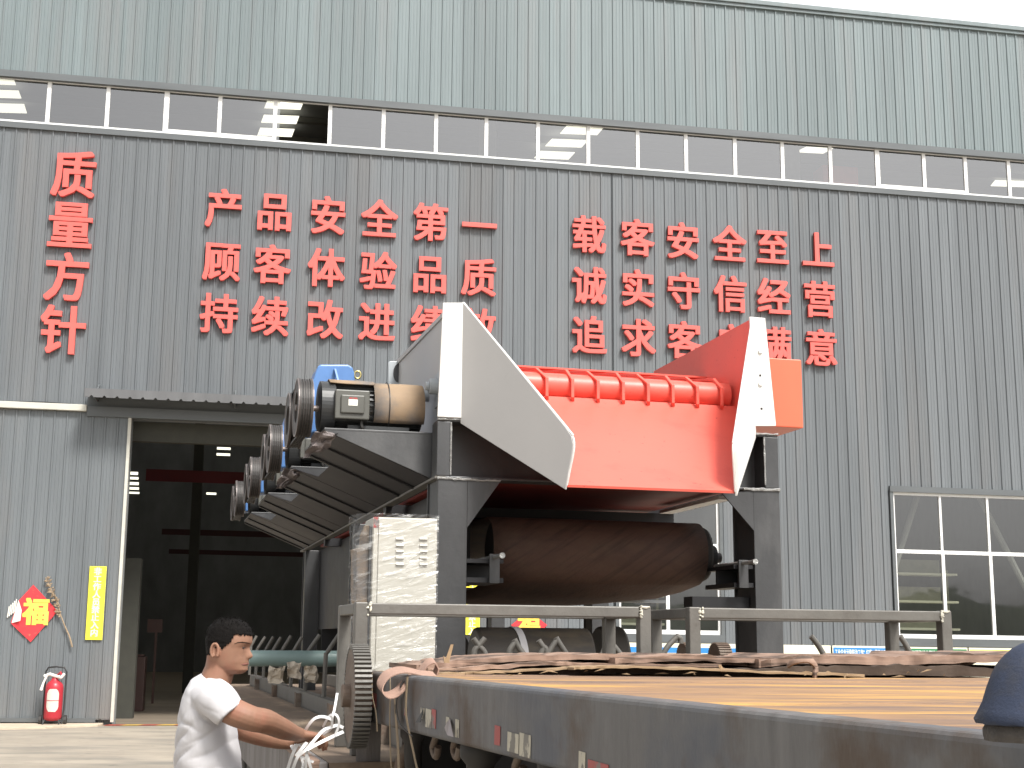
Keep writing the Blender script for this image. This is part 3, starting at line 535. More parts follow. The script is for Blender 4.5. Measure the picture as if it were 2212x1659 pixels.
for px, py in ((985, 1600), (1120, 1640), (940, 1600)):
    p = hit(px, py, GO0 + GN * .1, GN); t = MB(); t.tube(smoothpts([p + Z * .1, p + Z * .03 + GD * .02, p - Z * .03 - GD * .03, p - Z * .06 + GD * .02, p - Z * .02 + GD * .05], 5), .014, 8); t.build('tie_hook', M['rust'], tr, smooth=True)
t = MB(); p = hit(870, 1610, GO0 + GN * .12, GN); t.tube(smoothpts([p + Z * .12 + GD * -.08, p + GN * .06 + Z * .06, p - Z * .03 + GD * .04, p - Z * .1 - GD * .03, p - Z * .2 + GD * .03], 6), .028, 10); t.build('air_hose', M['rust'], tr, smooth=True)
# low deck
CL = -1.03; HD = 1.09
t = MB(); t.mbox(CL + .05, 2.75, -1.95, 9.4, HD - .06, HD); t.build('low_deck', mat('low_deck', (.17, .125, .09), .8, 0, .25, (4, 2, 4), c2=(.25, .19, .13), thr=(.5, .72), s2=(7, 2, 7), bump=.35, bscale=25), tr)
for k in range(26):
    a = -1.95 + k * .44; t = MB(); t.mbox(CL, CL + .045, a, a + .425 + random.uniform(-.01, .005), HD - .36 + random.uniform(-.01, .01), HD + .004); t.build('side_board', M['oldwood'], tr, bevel=.008)
t = MB(); t.mbox(CL - .03, CL + .01, -1.95, 9.4, HD - .03, HD + .014); t.build('deck_edge_plank', M['ply'], tr, bevel=.006)
t = MB(); t.mbox(CL + .1, 2.6, -1.9, 9.4, HD - .42, HD - .065); t.build('deck_frame', M['steel_black'], tr)
for a in (4.4, 5.7, 7.0, 8.3):
    for c in (CL + .2, 2.2): t = MB(); t.cyl(mp(c, a, .46), mp(c + .28, a, .46), .46, 36); t.build('tyre', M['rubber'], tr, bevel=.04)
# blue rounded cover on the near corner of the raised deck
def hp(x, y): return ypl(x, y, 2.0)
hx = hp(2262, 1500); rings = []
for y, xl in ((1386, 2248), (1388, 2228), (1393, 2207), (1402, 2188), (1416, 2172), (1440, 2154), (1465, 2143), (1490, 2134), (1515, 2126), (1537, 2116), (1553, 2108), (1562, 2112), (1564, 2130)):
    p = hp(xl, y); r = max(abs(hx.x - p.x), .004); rings.append([Vector((hx.x + r * math.cos(q), 2.0 + r * math.sin(q) * .8, p.z + .004 * noise.noise(Vector((6 * math.cos(q), 6 * math.sin(q), p.z * 40))))) for q in [2 * math.pi * k / 48 for k in range(48)]])
hu = thing('rounded_cover', Vector((hx.x, 2.0, HG)), 'dark blue rounded cover with a frayed grimy lower edge on the near deck corner', 'cover')
t = MB(); t.loft(rings); t.build('hood', M['hump'], hu, smooth=True)
t = MB(); rings = []
for y, xl, j in ((1560, 2136, 0), (1575, 2128, 1), (1588, 2127, 1), (1600, 2131, 0)):
    p = hp(xl, y); r = abs(hx.x - p.x); rings.append([Vector((hx.x + r * (1 + .03 * noise.noise(Vector((q * 3, y, 1)))) * math.cos(q), 2.0 + r * math.sin(q) * .8, p.z)) for q in [2 * math.pi * k / 40 for k in range(40)]])
t.loft(rings); t.build('base', M['grime'], hu, smooth=True)

# warped plywood sheets and boards along the back of the raised deck
def sheet(name, lab, px, th, dep, m_, a=0, lift=0, grp='loose sheets and boards on the raised deck'):
    # px: (x, y_bottom) points of the front lower edge; th thickness, dep depth away from us
    Y0 = 6.05 + a; rf = [ypl(x, y, Y0) for x, y in px]; rf = smoothpts(rf, 16); t = MB(); rings = []
    for i, p in enumerate(rf):
        i = i * .32
        d = dep * (1 + .2 * noise.noise(Vector((i * .35, a * 9, 3)))); tk = th * (1 + .45 * noise.noise(Vector((i * .5, a * 7, 8))) + .2 * noise.noise(Vector((i * 1.6, a * 7, 3)))); sag = .010 * noise.noise(Vector((i * .4, a * 5, 1)))
        yj = .03 * noise.noise(Vector((i * .9, a * 3 + th * 90, 5))); p = p + Z * .005 * noise.noise(Vector((i * .8, th * 300, a * 11)))
        rings.append([p + A * yj, p + A * d + Z * sag, p + A * d + Z * (sag + tk), p + Z * tk + A * yj])
    t.loft(rings); o = t.build(name, m_, smooth=55); tag(o, lab, 'board', grp); return o
sheet('plywood_sheet', 'lowest pale thin board under the brown sheets, nearest the strap loop', [(935, 1458), (1060, 1455), (1200, 1447), (1292, 1443)], .008, .5, M['ply_pale'], -.02)
sheet('plywood_sheet', 'dark layered board lying under the sheets in the middle of the deck', [(985, 1462), (1120, 1459), (1262, 1457), (1400, 1457), (1500, 1460), (1640, 1466)], .022, .6, M['ply_dark'], .05)
sheet('plywood_sheet', 'long pale splintered board in front of the stack', [(1240, 1447), (1330, 1443), (1480, 1447), (1700, 1456), (1868, 1462)], .010, .35, M['ply_pale'], -.10)
sheet('plywood_sheet', 'dark layered board at the right end of the stack', [(1560, 1462), (1720, 1462), (1900, 1458), (2080, 1462), (2260, 1464)], .04, .6, M['ply_dark'], .02)
sheet('plywood_sheet', 'pinkish brown warped sheet in the lower left of the stack', [(925, 1452), (1050, 1447), (1180, 1437), (1260, 1440), (1420, 1443), (1560, 1440)], .016, .7, M['ply'], .08)
sheet('plywood_sheet', 'long brown warped sheet arching over the left of the stack', [(900, 1448), (985, 1441), (1100, 1430), (1250, 1425), (1400, 1429), (1560, 1436), (1700, 1443)], .024, .7, M['ply'], .18)
sheet('plywood_sheet', 'greyish brown sheet in the middle of the stack', [(1330, 1434), (1480, 1428), (1600, 1432), (1720, 1436), (1800, 1438)], .026, .7, M['ply'], .10)
sheet('plywood_sheet', 'broad reddish brown sheet at the right of the stack', [(1640, 1442), (1740, 1434), (1860, 1436), (1980, 1436), (2090, 1432), (2240, 1426)], .036, .7, M['ply'], .06)
sheet('plywood_sheet', 'torn brown sheet on top at the far right of the stack', [(1980, 1442), (2080, 1438), (2150, 1421), (2270, 1416)], .018, .5, M['ply'], .16)
t = MB(); p = ypl(1118 + 590, 1436, 6.0); t.tube(smoothpts([p + Vector((0, .02, 0)), p + Vector((.02, -.03, .018)), p + Vector((.07, -.05, .022)), p + Vector((.1, -.03, -.01)), p + Vector((.09, -.05, -.05)), p + Vector((.11, -.03, -.07))], 5), [.02] * 20 + [.012] * 6, 8, .6); tag(t.build('cloth_knot', M['ply'], smooth=True), 'knotted brown cloth strip on the sheets at the right', 'cloth')
for x, y, dx, dy, lab in ((960, 1432, 14, -40, 'thin pale splinter standing up beside the white cabinet'), (1558, 1452, -6, -16, 'short pale splinter standing on the middle sheets')):
    t = MB(); p, q = ypl(x, y, 6.0), ypl(x + dx, y + dy, 6.0); t.prism([p, p + C * .02, q + C * .012, q], A * .006); t.prism([p, p - C * .004 + Z * .03, p + C * .026 + Z * .0], A * .009); tag(t.build('wood_splinter', M['ply_pale']), lab, 'splinter', 'wood splinters')
t = MB()
for k in range(30):
    x = random.uniform(1000, 2050); p = ypl(x, 1455 + random.uniform(-6, 8), 5.95 + random.uniform(-.08, .1)); d = C * random.uniform(-.05, .06) + Z * random.uniform(-.004, .015) - A * random.uniform(0, .03)
    t.prism([p, p + d, p + d * .6 + Z * .006], A * .004)
tag(t.build('wood_shavings', M['ply_pale']), 'splintered wood shavings scattered along the front of the sheets', 'shavings', kind='stuff')
# broad tan webbing strap looped over the deck edge
sy = [(932, 1462, .02), (900, 1452, -.04), (868, 1447, -.05), (838, 1456, -.07), (823, 1474, -.09), (822, 1490, -.11), (836, 1502, -.13), (856, 1496, -.10), (872, 1480, -.06), (890, 1464, -.02), (915, 1456, .03), (940, 1458, .08)]
pts = smoothpts([ypl(x, y, 5.72 + d) for x, y, d in sy], 6); t = MB(); t.ribbon(pts, (-A * .9 - Z * .25 + C * .1).normalized() * .085, .004); tag(t.build('webbing_strap', M['strap_tan'], smooth=True), 'broad tan webbing strap looped over the corner of the deck', 'strap')
pts = smoothpts([ypl(x, y, 5.9) for x, y in ((906, 1452), (915, 1441), (924, 1432), (936, 1428), (944, 1440), (940, 1456))], 5); t = MB(); t.ribbon(pts, (A + Z * .3).normalized() * .07, .005); tag(t.build('webbing_strap', M['strap_tan'], smooth=True), 'folded end of tan webbing poking up beside the boards', 'strap')
# thin old straps hanging down the beam
for xs, wd, lab in (([(803, 1452), (804, 1500), (812, 1540), (815, 1580)], .012, 'thin frayed strap nearest the corner post, hanging short'), ([(842, 1450), (843, 1500), (842, 1560), (844, 1640), (848, 1680)], .012, 'thin yellowish strap left of the tan loop, hanging down the beam'), ([(853, 1505), (856, 1560), (860, 1620), (862, 1690)], .03, 'wider brown strap hanging below the tan loop'),
        ([(880, 1462), (877, 1510), (878, 1550), (890, 1610), (905, 1680)], .022, 'olive strap right of the tan loop, drifting right as it hangs'), ([(872, 1470), (858, 1500), (855, 1530), (864, 1565), (890, 1590)], .03, 'dark strap curling under the tan loop')):
    pts = [hit(x, y, GO0 - GN * .02, GN) for x, y in xs]; t = MB(); t.ribbon(smoothpts(pts, 5), GD * wd, .003); tag(t.build('hanging_strap', M['rubber'] if 'dark' in lab else M['strap_old'], smooth=True), lab, 'strap', 'straps hanging down the beam')

# ------------------------------------------------------------------ the big hopper machine on the low deck
ma = thing('hopper_machine', mp(1, 0, HD), 'tall machine with a red discharge chute, white front plates and motors on its left flank', 'machine')
CP0, CP1 = -.10, .09; CR0, CR1 = 2.02, 2.21; CLW, CRW = .045, 2.035
def post(c0, c1, a0, a1, h0, h1, m_=M['steel_dark']):
    t = MB(); t.mbox(c0, c1, a0, a0 + .014, h0, h1); t.mbox(c0, c1, a1 - .014, a1, h0, h1); cm = (c0 + c1) / 2; t.mbox(c0 + .012, c0 + .03, a0 + .014, a1 - .014, h0, h1); t.mbox(c1 - .03, c1 - .012, a0 + .014, a1 - .014, h0, h1)
    return t.build('post', m_, ma, bevel=.004)
for c0, c1 in ((CP0, CP1), (CR0, CR1)): post(c0, c1, 0, .34, HD, 2.625)
for a in (3.5, 7.2):
    for c0, c1 in ((CP0, CP0 + .16), (CR1 - .16, CR1)): post(c0, c1, a, a + .25, HD, 2.62)
t = MB(); t.prism([mp(CP1, 0, 2.62), mp(.30, 0, 2.62), mp(CP1, 0, 2.325)], A * .014); t.build('gusset', M['steel_dark'], ma)
t = MB(); t.prism([mp(CR0, 0, 2.62), mp(1.80, 0, 2.60), mp(CR0, 0, 2.36)], A * .014); t.build('gusset', M['steel_dark'], ma)
# cross channel under the chute
t = MB(); t.mbox(CP0 + .0, CR1, .16, .175, 2.64, 3.0); t.mbox(CP0, CR1, .0, .16, 2.626, 2.642); t.mbox(CP0, CR1, .0, .16, 2.985, 3.0)
t.mbox(CP0 - .01, -.022, .0, .16, 2.642, 2.985); t.mbox(2.11, CR1, .0, .16, 2.642, 2.985); t.build('cross_beam', M['steel_dark'], ma, bevel=.005)
def bead(p0, p1, r=.008):
    n = max(int((p1 - p0).length / .018), 4); t = MB(); t.tube([p0 + (p1 - p0) * (i / n) + Z * random.uniform(-.003, .003) - A * random.uniform(0, .003) for i in range(n + 1)], [r * random.uniform(.7, 1.25) for _ in range(n + 1)], 6); return t.build('weld_bead', M['weld'], ma, smooth=True)
bead(mp(CP0 - .005, -.002, 2.625), mp(.3, -.002, 2.622)); bead(mp(-.022, -.002, 2.65), mp(-.022, -.002, 2.98), .006); bead(mp(CP0 - .01, -.002, 3.0), mp(.06, -.002, 3.0), .007)
bead(mp(1.95, -.002, 2.63), mp(CR1, -.002, 2.632), .011); bead(mp(2.108, -.002, 2.66), mp(2.108, -.002, 2.98), .006); bead(mp(CR0 - .04, -.002, 3.004), mp(CR1, -.002, 3.004), .007)
# white front flanges
def px0(x, y, a=0.0): return mp(*(lambda c, h: (c, a, h))(*mca(x, y, a)))
t = MB(); t.prism([px0(956, 655), px0(1000, 655), px0(1000, 904), px0(944, 901)], -A * .016); fl = t.build('front_flange', M['prim_white'], ma, bevel=.004)
t = MB(); t.prism([px0(1617, 685), px0(1651, 688), px0(1674.5, 921), px0(1628, 921), px0(1624, 797)], -A * .016); fr = t.build('front_flange', M['prim_white'], ma, bevel=.004)
for x, y in ((1642, 759), (1642.5, 829)): t = MB(); p = px0(x, y, -.016); t.cyl(p, p - A * .014, .017, 8); t.build('bolt', M['prim_white'], fr, bevel=.003)
for x, y in ((1642, 811), (1645, 883)): t = MB(); p = px0(x, y, -.0165); t.cyl(p, p - A * .001, .0085, 14); t.build('bolt_hole', M['black'], fr)
# converging cheek plates of the chute
def cheek(cb, sgn, m_out, nm):
    def Q(tt, h): return mp(cb + sgn * .467 * tt, -.72 * tt - .004, h)
    prof = [Q(0, 3.76), Q(0, 2.975), Q(1.0, 2.50), Q(1.03, 2.62), Q(1.055, 2.70), Q(1.065, 2.76), Q(1.05, 2.81), Q(1.0, 2.865)]
    nr = (Q(1, 3) - Q(0, 3)).cross(Z).normalized()
    if nr.dot(C) * sgn > 0: nr = -nr
    t = MB(); t.prism(prof, nr * .012); return t.build(nm, m_out, ma, bevel=.002)
cheek(CLW, 1, M['prim_grey'], 'cheek_plate'); cheek(CRW, -1, M['prim_white'], 'cheek_plate')
def edge(cb, sgn):
    def Q(tt, h): return mp(cb + sgn * .467 * tt, -.72 * tt - .006, h)
    t = MB(); t.tube(smoothpts([Q(0, 3.755), Q(.5, 3.31), Q(1.0, 2.865), Q(1.05, 2.81), Q(1.065, 2.76), Q(1.055, 2.70), Q(1.03, 2.62), Q(1.0, 2.525)], 4), .0065, 6); t.build('edge_strip', M['prim_white'], ma, smooth=True)
edge(CLW, 1); edge(CRW, -1)
# red chute floor, back plate, side wall linings
t = MB(); rows = []
for a, h, cl, crr in ((-.72, 2.53, CLW + .467, CRW - .467), (-.48, 2.69, CLW + .311, CRW - .311), (-.24, 2.845, CLW + .156, CRW - .156), (0, 3.0, CLW, CRW), (.10, 3.068, CLW, CRW), (.19, 3.135, CLW, CRW), (.25, 3.185, CLW, CRW), (.29, 3.235, CLW, CRW), (.36, 3.245, CLW, CRW), (.85, 3.25, CLW, CRW)):
    rows.append([mp(cl, a, h), mp(crr, a, h), mp(crr, a + .004, h - .014), mp(cl, a + .004, h - .014)])
t.loft(rows); t.build('chute_floor', M['red_paint'], ma, smooth=30)
hb = mca(1130, 795, .8)[1]
t = MB(); t.mbox(CLW, CRW, .8, .815, 3.2, hb); t.mbox(CLW, CRW, .77, .815, hb, hb + .012); t.build('back_plate', M['red_paint'], ma)
ar, hr = mcc(1412, 802, CRW)
t = MB(); t.prism([mp(CRW, .0, 3.0), mp(CRW, 0, 3.785), mp(CRW, ar, hr), mp(CRW, ar, 3.0)], C * .012); t.build('side_wall', M['red_paint'], ma)
t = MB(); t.prism([mp(CRW + .012, .0, 3.0), mp(CRW + .012, 0, 3.785), mp(CRW + .012, ar, hr), mp(CRW + .012, ar, 3.0)], C * .006); t.build('side_wall', M['prim_grey'], ma)
al, hl = mcc(857, 782, -.03)
t = MB(); t.prism([mp(-.03, .0, 3.0), mp(-.03, 0.01, 3.74), mp(-.03, al, hl), mp(-.03, al, 2.9)], C * .012); t.prism([mp(-.042, .01, 3.71), mp(-.042, 0.01, 3.74), mp(-.042, al, hl), mp(-.042, al, hl - .03)], C * .012); t.build('side_wall', M['prim_grey'], ma)
t = MB(); t.prism([mp(CLW - .06, .02, 3.0), mp(CLW - .06, .02, 3.7), mp(CLW - .06, al, hl - .02), mp(CLW - .06, al, 3.0)], C * .006); t.build('side_wall', M['red_paint'], ma)
# slotted lifting plate and shaft bearings on the left flank
t = MB(); ab = al - .1; q = [px0(839, 783, ab), px0(842, 780, ab), px0(884, 780, ab), px0(912, 784, ab), px0(912, 900, ab), px0(839, 900, ab)]; t.prism(q, A * .02); lp = t.build('lifting_plate', M['prim_blue'], ma, bevel=.004)
t = MB(); cc = px0(861, 806, ab - .001); t.prism([cc + C * (.042 * math.cos(k * math.pi / 8)) + Z * (.075 * math.sin(k * math.pi / 8)) for k in range(16)], -A * .001); t.build('slot', M['steel_dark'], lp)
for x, y, a, r in ((938, 835, .35, .052), (919, 852, .72, .050)):
    p = px0(x, y, a); t = MB(); t.cyl(p - C * .035, p + C * .025, r, 24); t.cyl(p - C * .06, p - C * .035, r * .55, 16); b = t.build('bearing', M['prim_blue'], ma, bevel=.004)
    t = MB(); t.box(p + C * .02 - A * .09 - Z * .13, C * .015, A * .18, Z * .22); t.build('mount', M['prim_blue'], b)
# red roller with bent scraper ribs
RA, RH, RR = .36, 3.318, .086
t = MB(); t.cyl(mp(CLW, RA, RH), mp(CRW - .03, RA, RH), RR, 36); t.build('roller', M['red_paint'], ma, smooth=True)
for k in range(10):
    c = 1.98 - .178 * k - .06; s = .075 if k % 2 else .025
    t = MB(); F_ = RA - RR - .012
    pr = [mp(c + .012, F_ + .02, RH - .115), mp(c, F_ - .012, RH - .09), mp(c, F_ - .012, RH + .03), mp(c - s * .6, RA - .02, RH + .105), mp(c - s, RA + .16, RH + .135), mp(c - s * 1.6, .77, RH + .17)]
    t.ribbon(pr, C * .021, .018); t.build('scraper_rib', M['red_paint'], ma, bevel=.002)
# orange guard box on the right flank
c0, h1 = mca(1655, 772, .3); c1, h0 = mca(1736, 925, .3); t = MB(); t.mbox(CRW + .05, c1, .3, 1.25, h0, h1); t.build('guard_box', M['orange_paint'], ma, bevel=.008)
# side beams
t = MB(); t.mbox(CP0, CP0 + .014, .34, 7.6, 2.64, 2.96); t.build('side_beam', M['steel_dark'], ma)
t = MB(); t.mbox(CP0 - .02, CP0 + .05, .0, 7.6, 2.625, 2.64); t.build('beam_flange', M['frame'], ma)
t = MB(); t.mbox(CR1 - .02, CR1, .34, 7.6, 2.64, 2.96); t.build('side_beam', M['steel_dark'], ma)
ae = mcc(1438, 1098, 1.99)[0]
t = MB(); t.mbox(1.94, 2.04, .38, ae, 2.60, 2.625); t.build('beam_flange', M['prim_white'], ma)  # right flange coloured white for the light it catches
t = MB(); t.mbox(.06, .075, .5, 7.2, 1.75, 2.62); t.mbox(.06, .32, .9, .915, 2.0, 2.62); t.mbox(.06, 1.5, 6.8, 6.82, 1.5, 2.6); t.build('inner_plate', M['steel_black'], ma)
t = MB(); t.mbox(.06, 2.05, .2, 7.2, 2.66, 2.68); t.build('bed_plate', M['red_dark'], ma)
for a in (1.9, 3.7, 5.5): t = MB(); t.mbox(CP0, CR1, a, a + .12, 2.56, 2.64); t.build('cross_tie', M['steel_black'], ma)
# rubber belt round the tail drum, its lower strand sagging
DA, DH, DR = .60, 2.235, .215; DC0, DC1 = .36, 1.86
prof = [(6.5, 2.50)] + [(DA + DR * math.sin(q), DH + DR * math.cos(q)) for q in [rad(-2 - 176 * k / 18) for k in range(19)]] + [(.9, 1.985), (1.4, 1.955), (2.2, 1.95), (3.2, 1.98), (4.5, 2.05), (6.5, 2.2)]
t = MB(); rr = []
for i, (a, h) in enumerate(prof):
    sag = -.05 if i > 19 else 0
    rr.append([(c, a, h) for c in (DC0, (DC0 + DC1) / 2, DC1)])
vs = []; fs = []
for i, (a, h) in enumerate(prof):
    n = 9
    for k in range(n):
        f = k / (n - 1); sg = -.045 * math.sin(math.pi * (1 - f)) * (1 if a > .8 and h < 2.2 else (.25 if h < 2.1 else 0)); vs.append(mp(DC0 + (DC1 - DC0) * f, a, h + sg))
for i in range(len(prof) - 1):
    for k in range(8): fs.append((i * 9 + k, i * 9 + k + 1, (i + 1) * 9 + k + 1, (i + 1) * 9 + k))
t.add(vs, fs); bl = t.build('conveyor_belt', M['belt'], ma, smooth=60); so = bl.modifiers.new('solid', 'SOLIDIFY'); so.thickness = .012; so.offset = -1
t = MB(); t.cyl(mp(DC0 + .03, DA, DH), mp(DC1 + .06, DA, DH), DR - .03, 40); t.build('tail_drum', M['rubber'], ma, bevel=.02)
t = MB(); t.cyl(mp(DC1 + .06, DA, DH - .02), mp(DC1 + .13, DA, DH - .02), .085, 28); t.cyl(mp(DC1 + .13, DA, DH - .02), mp(CR0 + .02, DA, DH - .02), .035, 16); t.build('drum_bearing', M['steel_black'], ma, bevel=.006)
for c0, c1, x, y in ((CP1, .33, 1070, 1172), (1.88, CR0, 1606, 1176)):
    p = px0(x, y, -.02); cx = (p - F0).dot(C); t = MB(); t.mbox(c0, c1, .02, .5, 1.99, 2.02); t.mbox(c0, c1, .02, .5, 2.11, 2.135); t.mbox(c0, c1, .3, .32, 2.02, 2.11); br = t.build('take_up_bracket', M['steel_black'], ma)
    t = MB(); t.mbox(cx - .035, cx + .03, -.02, .0, 1.985, 2.165); t.build('stop_plate', M['steel_dark'], br, bevel=.002)
    t = MB(); t.cyl(mp(cx + .0, -.17, 2.145), mp(cx - .02, .4, 2.145), .013, 12); t.cyl(mp(cx, -.20, 2.145), mp(cx, -.17, 2.145), .018, 12); t.build('screw_rod', M['weld'], br)
t = MB(); t.mbox(1.62, CR0, .1, .25, 1.86, 1.93); t.build('lower_tie', M['steel_black'], ma)
t = MB(); t.mbox(1.30, CR0, 1.6, 1.66, 1.93, 1.95); t.build('lower_tie', M['prim_blue'], ma)
# four drive units on brackets along the left flank
BAND = 4
for k in range(4):
    a0 = .2 + 2.0 * k; sb = MB(); sb.mbox(-.79, CP0, a0, a0 + 1.05, 2.925, 2.94); s_ = sb.build('motor_shelf', M['steel_dark'], ma, bevel=.003)
    for aa in (a0, a0 + 1.035): t = MB(); t.prism([mp(-.79, aa, 2.925), mp(CP0, aa, 2.925), mp(CP0, aa, 2.645)], A * .014); t.build('gusset', M['steel_dark'] if aa == a0 else M['steel_black'], s_)  # rear gussets coloured darker so they look shaded
    e1 = a0 + (1.03 if k == 3 else 1.995)
    t = MB(); t.prism([mp(-.787, a0 + .016, 2.922), mp(-.787, a0 + 1.03, 2.922), mp(-.60, a0 + 1.2, 2.846), mp(-.60, e1 - .15, 2.846), mp(-.787 + (.187 if k == 3 else 0), e1, 2.922 - (.076 if k == 3 else 0)), mp(CP0, e1, 2.64), mp(CP0, a0 + .016, 2.64)], (C * .28 + Z * .69).normalized() * .006); t.build('skirt_plate', M['skirt'], s_)
    for aa in (a0 + .5, a0 + 1.04): t = MB(); t.prism([mp(-.78, aa, 2.918), mp(-.78, aa + .05, 2.918), mp(CP0, aa + .05, 2.637), mp(CP0, aa, 2.637)], -(C * .28 + Z * .69).normalized() * .012); t.build('skirt_rib', M['steel_black'], s_)
    am = a0 + .30
    mt = MB(); mt.cyl(mp(-.70, am, 3.12), mp(-.13, am, 3.12), .135, 40)
    for j in range(26):
        q = 2 * math.pi * j / 26; d = A * math.cos(q) + Z * math.sin(q); e = (A * -math.sin(q) + Z * math.cos(q)) * .004
        mt.box(mp(-.69, am, 3.12) + d * .13 - e, C * .55, d * .022, e * 2)
    mt.box(mp(-.62, am - .13, 2.94), C * .4, A * .26, Z * .05); mo = mt.build('motor', M['motor_black'], ma)
    t = MB(); t.cyl(mp(-.795, am, 3.12), mp(-.70, am, 3.12), .168, 44); t.cyl(mp(-.80, am, 3.12), mp(-.795, am, 3.12), .15, 44); t.build('end_shield', M['motor_black'], mo, bevel=.008)
    ct, ht = mca(726, 839, am - .22); cb, hbx = mca(799, 906, am - .22) if k == 0 else (0, 0)
    if k == 0: TB = (ct, cb, hbx, ht)
    ct, cb, hbx, ht = TB; t = MB(); t.mbox(ct, cb, am - .20, am - .12, hbx, ht); t.mbox(ct + .035, cb - .035, am - .215, am - .20, hbx + .035, ht - .035); tb = t.build('terminal_box', M['box_olive'], mo, bevel=.008)
    t = MB(); cx, hx_ = (ct + cb) / 2, (hbx + ht) / 2; t.mbox(cx - .028, cx + .03, am - .217, am - .2155, hx_ - .01, hx_ + .03); t.build('sticker', M['paper_white'], tb); t = MB(); t.mbox(cx - .024, cx + .028, am - .217, am - .2155, hx_ + .031, hx_ + .043); t.build('sticker', M['tape_red'], tb)
    t = MB(); cx = ct + (cb - ct) * .8; t.tube(smoothpts([mp(cx, am - .16, hbx + .01), mp(cx, am - .165, hbx - .03), mp(cx + .01, am - .15, 2.96), mp(cx + .03, am - .05, 2.945)], 5), .011, 8); t.build('cable', M['rubber'], mo, smooth=True)
    # cardboard tied round the motor
    def shell(c0, c1, q0, q1, r, nm):
        n = 20; L = []
        for f in (0, .33, .66, 1):
            L.append([mp(c0 + (c1 - c0) * f, am, 3.12) + (-A * math.sin(q) + Z * math.cos(q)) * (r + .006 * noise.noise(Vector((f * 3, q * 2, k)))) for q in [q0 + (q1 - q0) * j / n for j in range(n + 1)]])
        t = MB(); vs = [p for l_ in L for p in l_]; t.add(vs, [(i * (n + 1) + j, i * (n + 1) + j + 1, (i + 1) * (n + 1) + j + 1, (i + 1) * (n + 1) + j) for i in range(3) for j in range(n)])
        o = t.build(nm, M['card'], mo, smooth=True); so = o.modifiers.new('solid', 'SOLIDIFY'); so.thickness = .006; so.offset = 1
    shell(-.455, -.125, rad(-50), rad(128), .17, 'cardboard_wrap'); shell(-.74, -.45, rad(-35), rad(38), .178, 'cardboard_wrap')
    t = MB(); t.ring(mp(-.36, am, 3.12), mp(-.355, am, 3.12), .184, .181, 30); t.build('tie_wire', M['steel_black'], mo)
    # shaft and sheaves
    t = MB(); t.cyl(mp(-.95, am - .05, 3.10), mp(-.79, am - .05, 3.10), .02, 16); t.build('shaft', M['rim'], mo)
    for j, aa in enumerate((am - .05, am + .50)):
        t = MB(); t.cyl(mp(-.93, aa, 3.10), mp(-.87, aa, 3.10), .155, 40); t.ring(mp(-.945, aa, 3.10), mp(-.93, aa, 3.10), .19, .10, 44); t.ring(mp(-.87, aa, 3.10), mp(-.855, aa, 3.10), .19, .10, 44)
        for b in range(3): t.ring(mp(-.917 + b * .0155, aa, 3.10), mp(-.912 + b * .0155, aa, 3.10), .186, .15, 40)
        sh = t.build('sheave', M['sheave'], ma, smooth=40)
        for b in (-.9465, -.8535): t = MB(); t.ring(mp(b - .0015, aa, 3.10), mp(b + .0015, aa, 3.10), .190, .177, 44); t.build('rim', M['rim'], sh)
    t = MB(); loop = [(am - .05 - .182 * math.sin(q), 3.10 + .182 * math.cos(q)) for q in [math.pi * j / 16 for j in range(17)]]; loop = loop + [(am + .50 + .182 * math.sin(q), 3.10 - .182 * math.cos(q)) for q in [math.pi * j / 16 for j in range(17)]]
    for b in range(4):
        c = -.924 + b * .0158; t.loft([[mp(c - .0055, a, h), mp(c + .0055, a, h), mp(c + .0045, am + .225 + (a - am - .225) * .975, 3.10 + (h - 3.10) * .93), mp(c - .0045, am + .225 + (a - am - .225) * .975, 3.10 + (h - 3.10) * .93)] for a, h in loop + [loop[0]]], False)
    t.build('drive_belt', M['rubber'], ma)
    # blue reducer behind each motor
    if k == 0:
        BLQ = [mca(x, y, am + .42) for x, y in ((687, 790), (693, 787), (752, 787), (762, 793), (766, 806), (768, 925), (668, 935), (668, 845))]
    t = MB(); t.prism([mp(c, am + .42, h) for c, h in BLQ], A * .30); rd = t.build('reducer', M['blue'], ma, bevel=.012)
    cx = (BLQ[2][0] + BLQ[1][0]) / 2; hx_ = BLQ[1][1]; t = MB(); t.prism([mp(cx - .004, am + .42, hx_ - .03), mp(cx + .008, am + .42, hx_ - .03), mp(cx + .03, am + .36, hx_ - .14), mp(cx + .015, am + .36, hx_ - .14)], -A * .03); t.build('stiffener', M['blue'], rd)
    cx, hx_ = BLQ[4]; t = MB(); t.tube([mp(cx + .025 + .022 * math.cos(q), am + .45, hx_ - .005 + .026 * math.sin(q)) for q in [2 * math.pi * j / 20 for j in range(21)]], .007, 8); t.build('eye_bolt', M['brass'], rd, smooth=True)
    # crumpled plastic caught between shelf and sheave
    if k in (0, 1):
        t = MB(); n = 14; vs = []; b0 = mp(-.85, a0 - .02, 2.91)
        for i in range(n):
            for j in range(n): u, v = i / (n - 1), j / (n - 1); vs.append(b0 + C * (.15 * u - .06 * v + .03 * noise.noise(Vector((u * 3, v * 3, k)))) - Z * (.16 * v * (1 - .4 * u) + .02 * noise.noise(Vector((u * 3 + 9, v * 3, k)))) + A * (.10 * v + .05 * noise.noise(Vector((u * 4, v * 4 + 4, k)))))
        t.add(vs, [(i * n + j, i * n + j + 1, (i + 1) * n + j + 1, (i + 1) * n + j) for i in range(n - 1) for j in range(n - 1)]); t.build('plastic_scrap', mat('plastic_scrap', (.17, .145, .14), .4, 0, .3, (12, 12, 12)), ma)

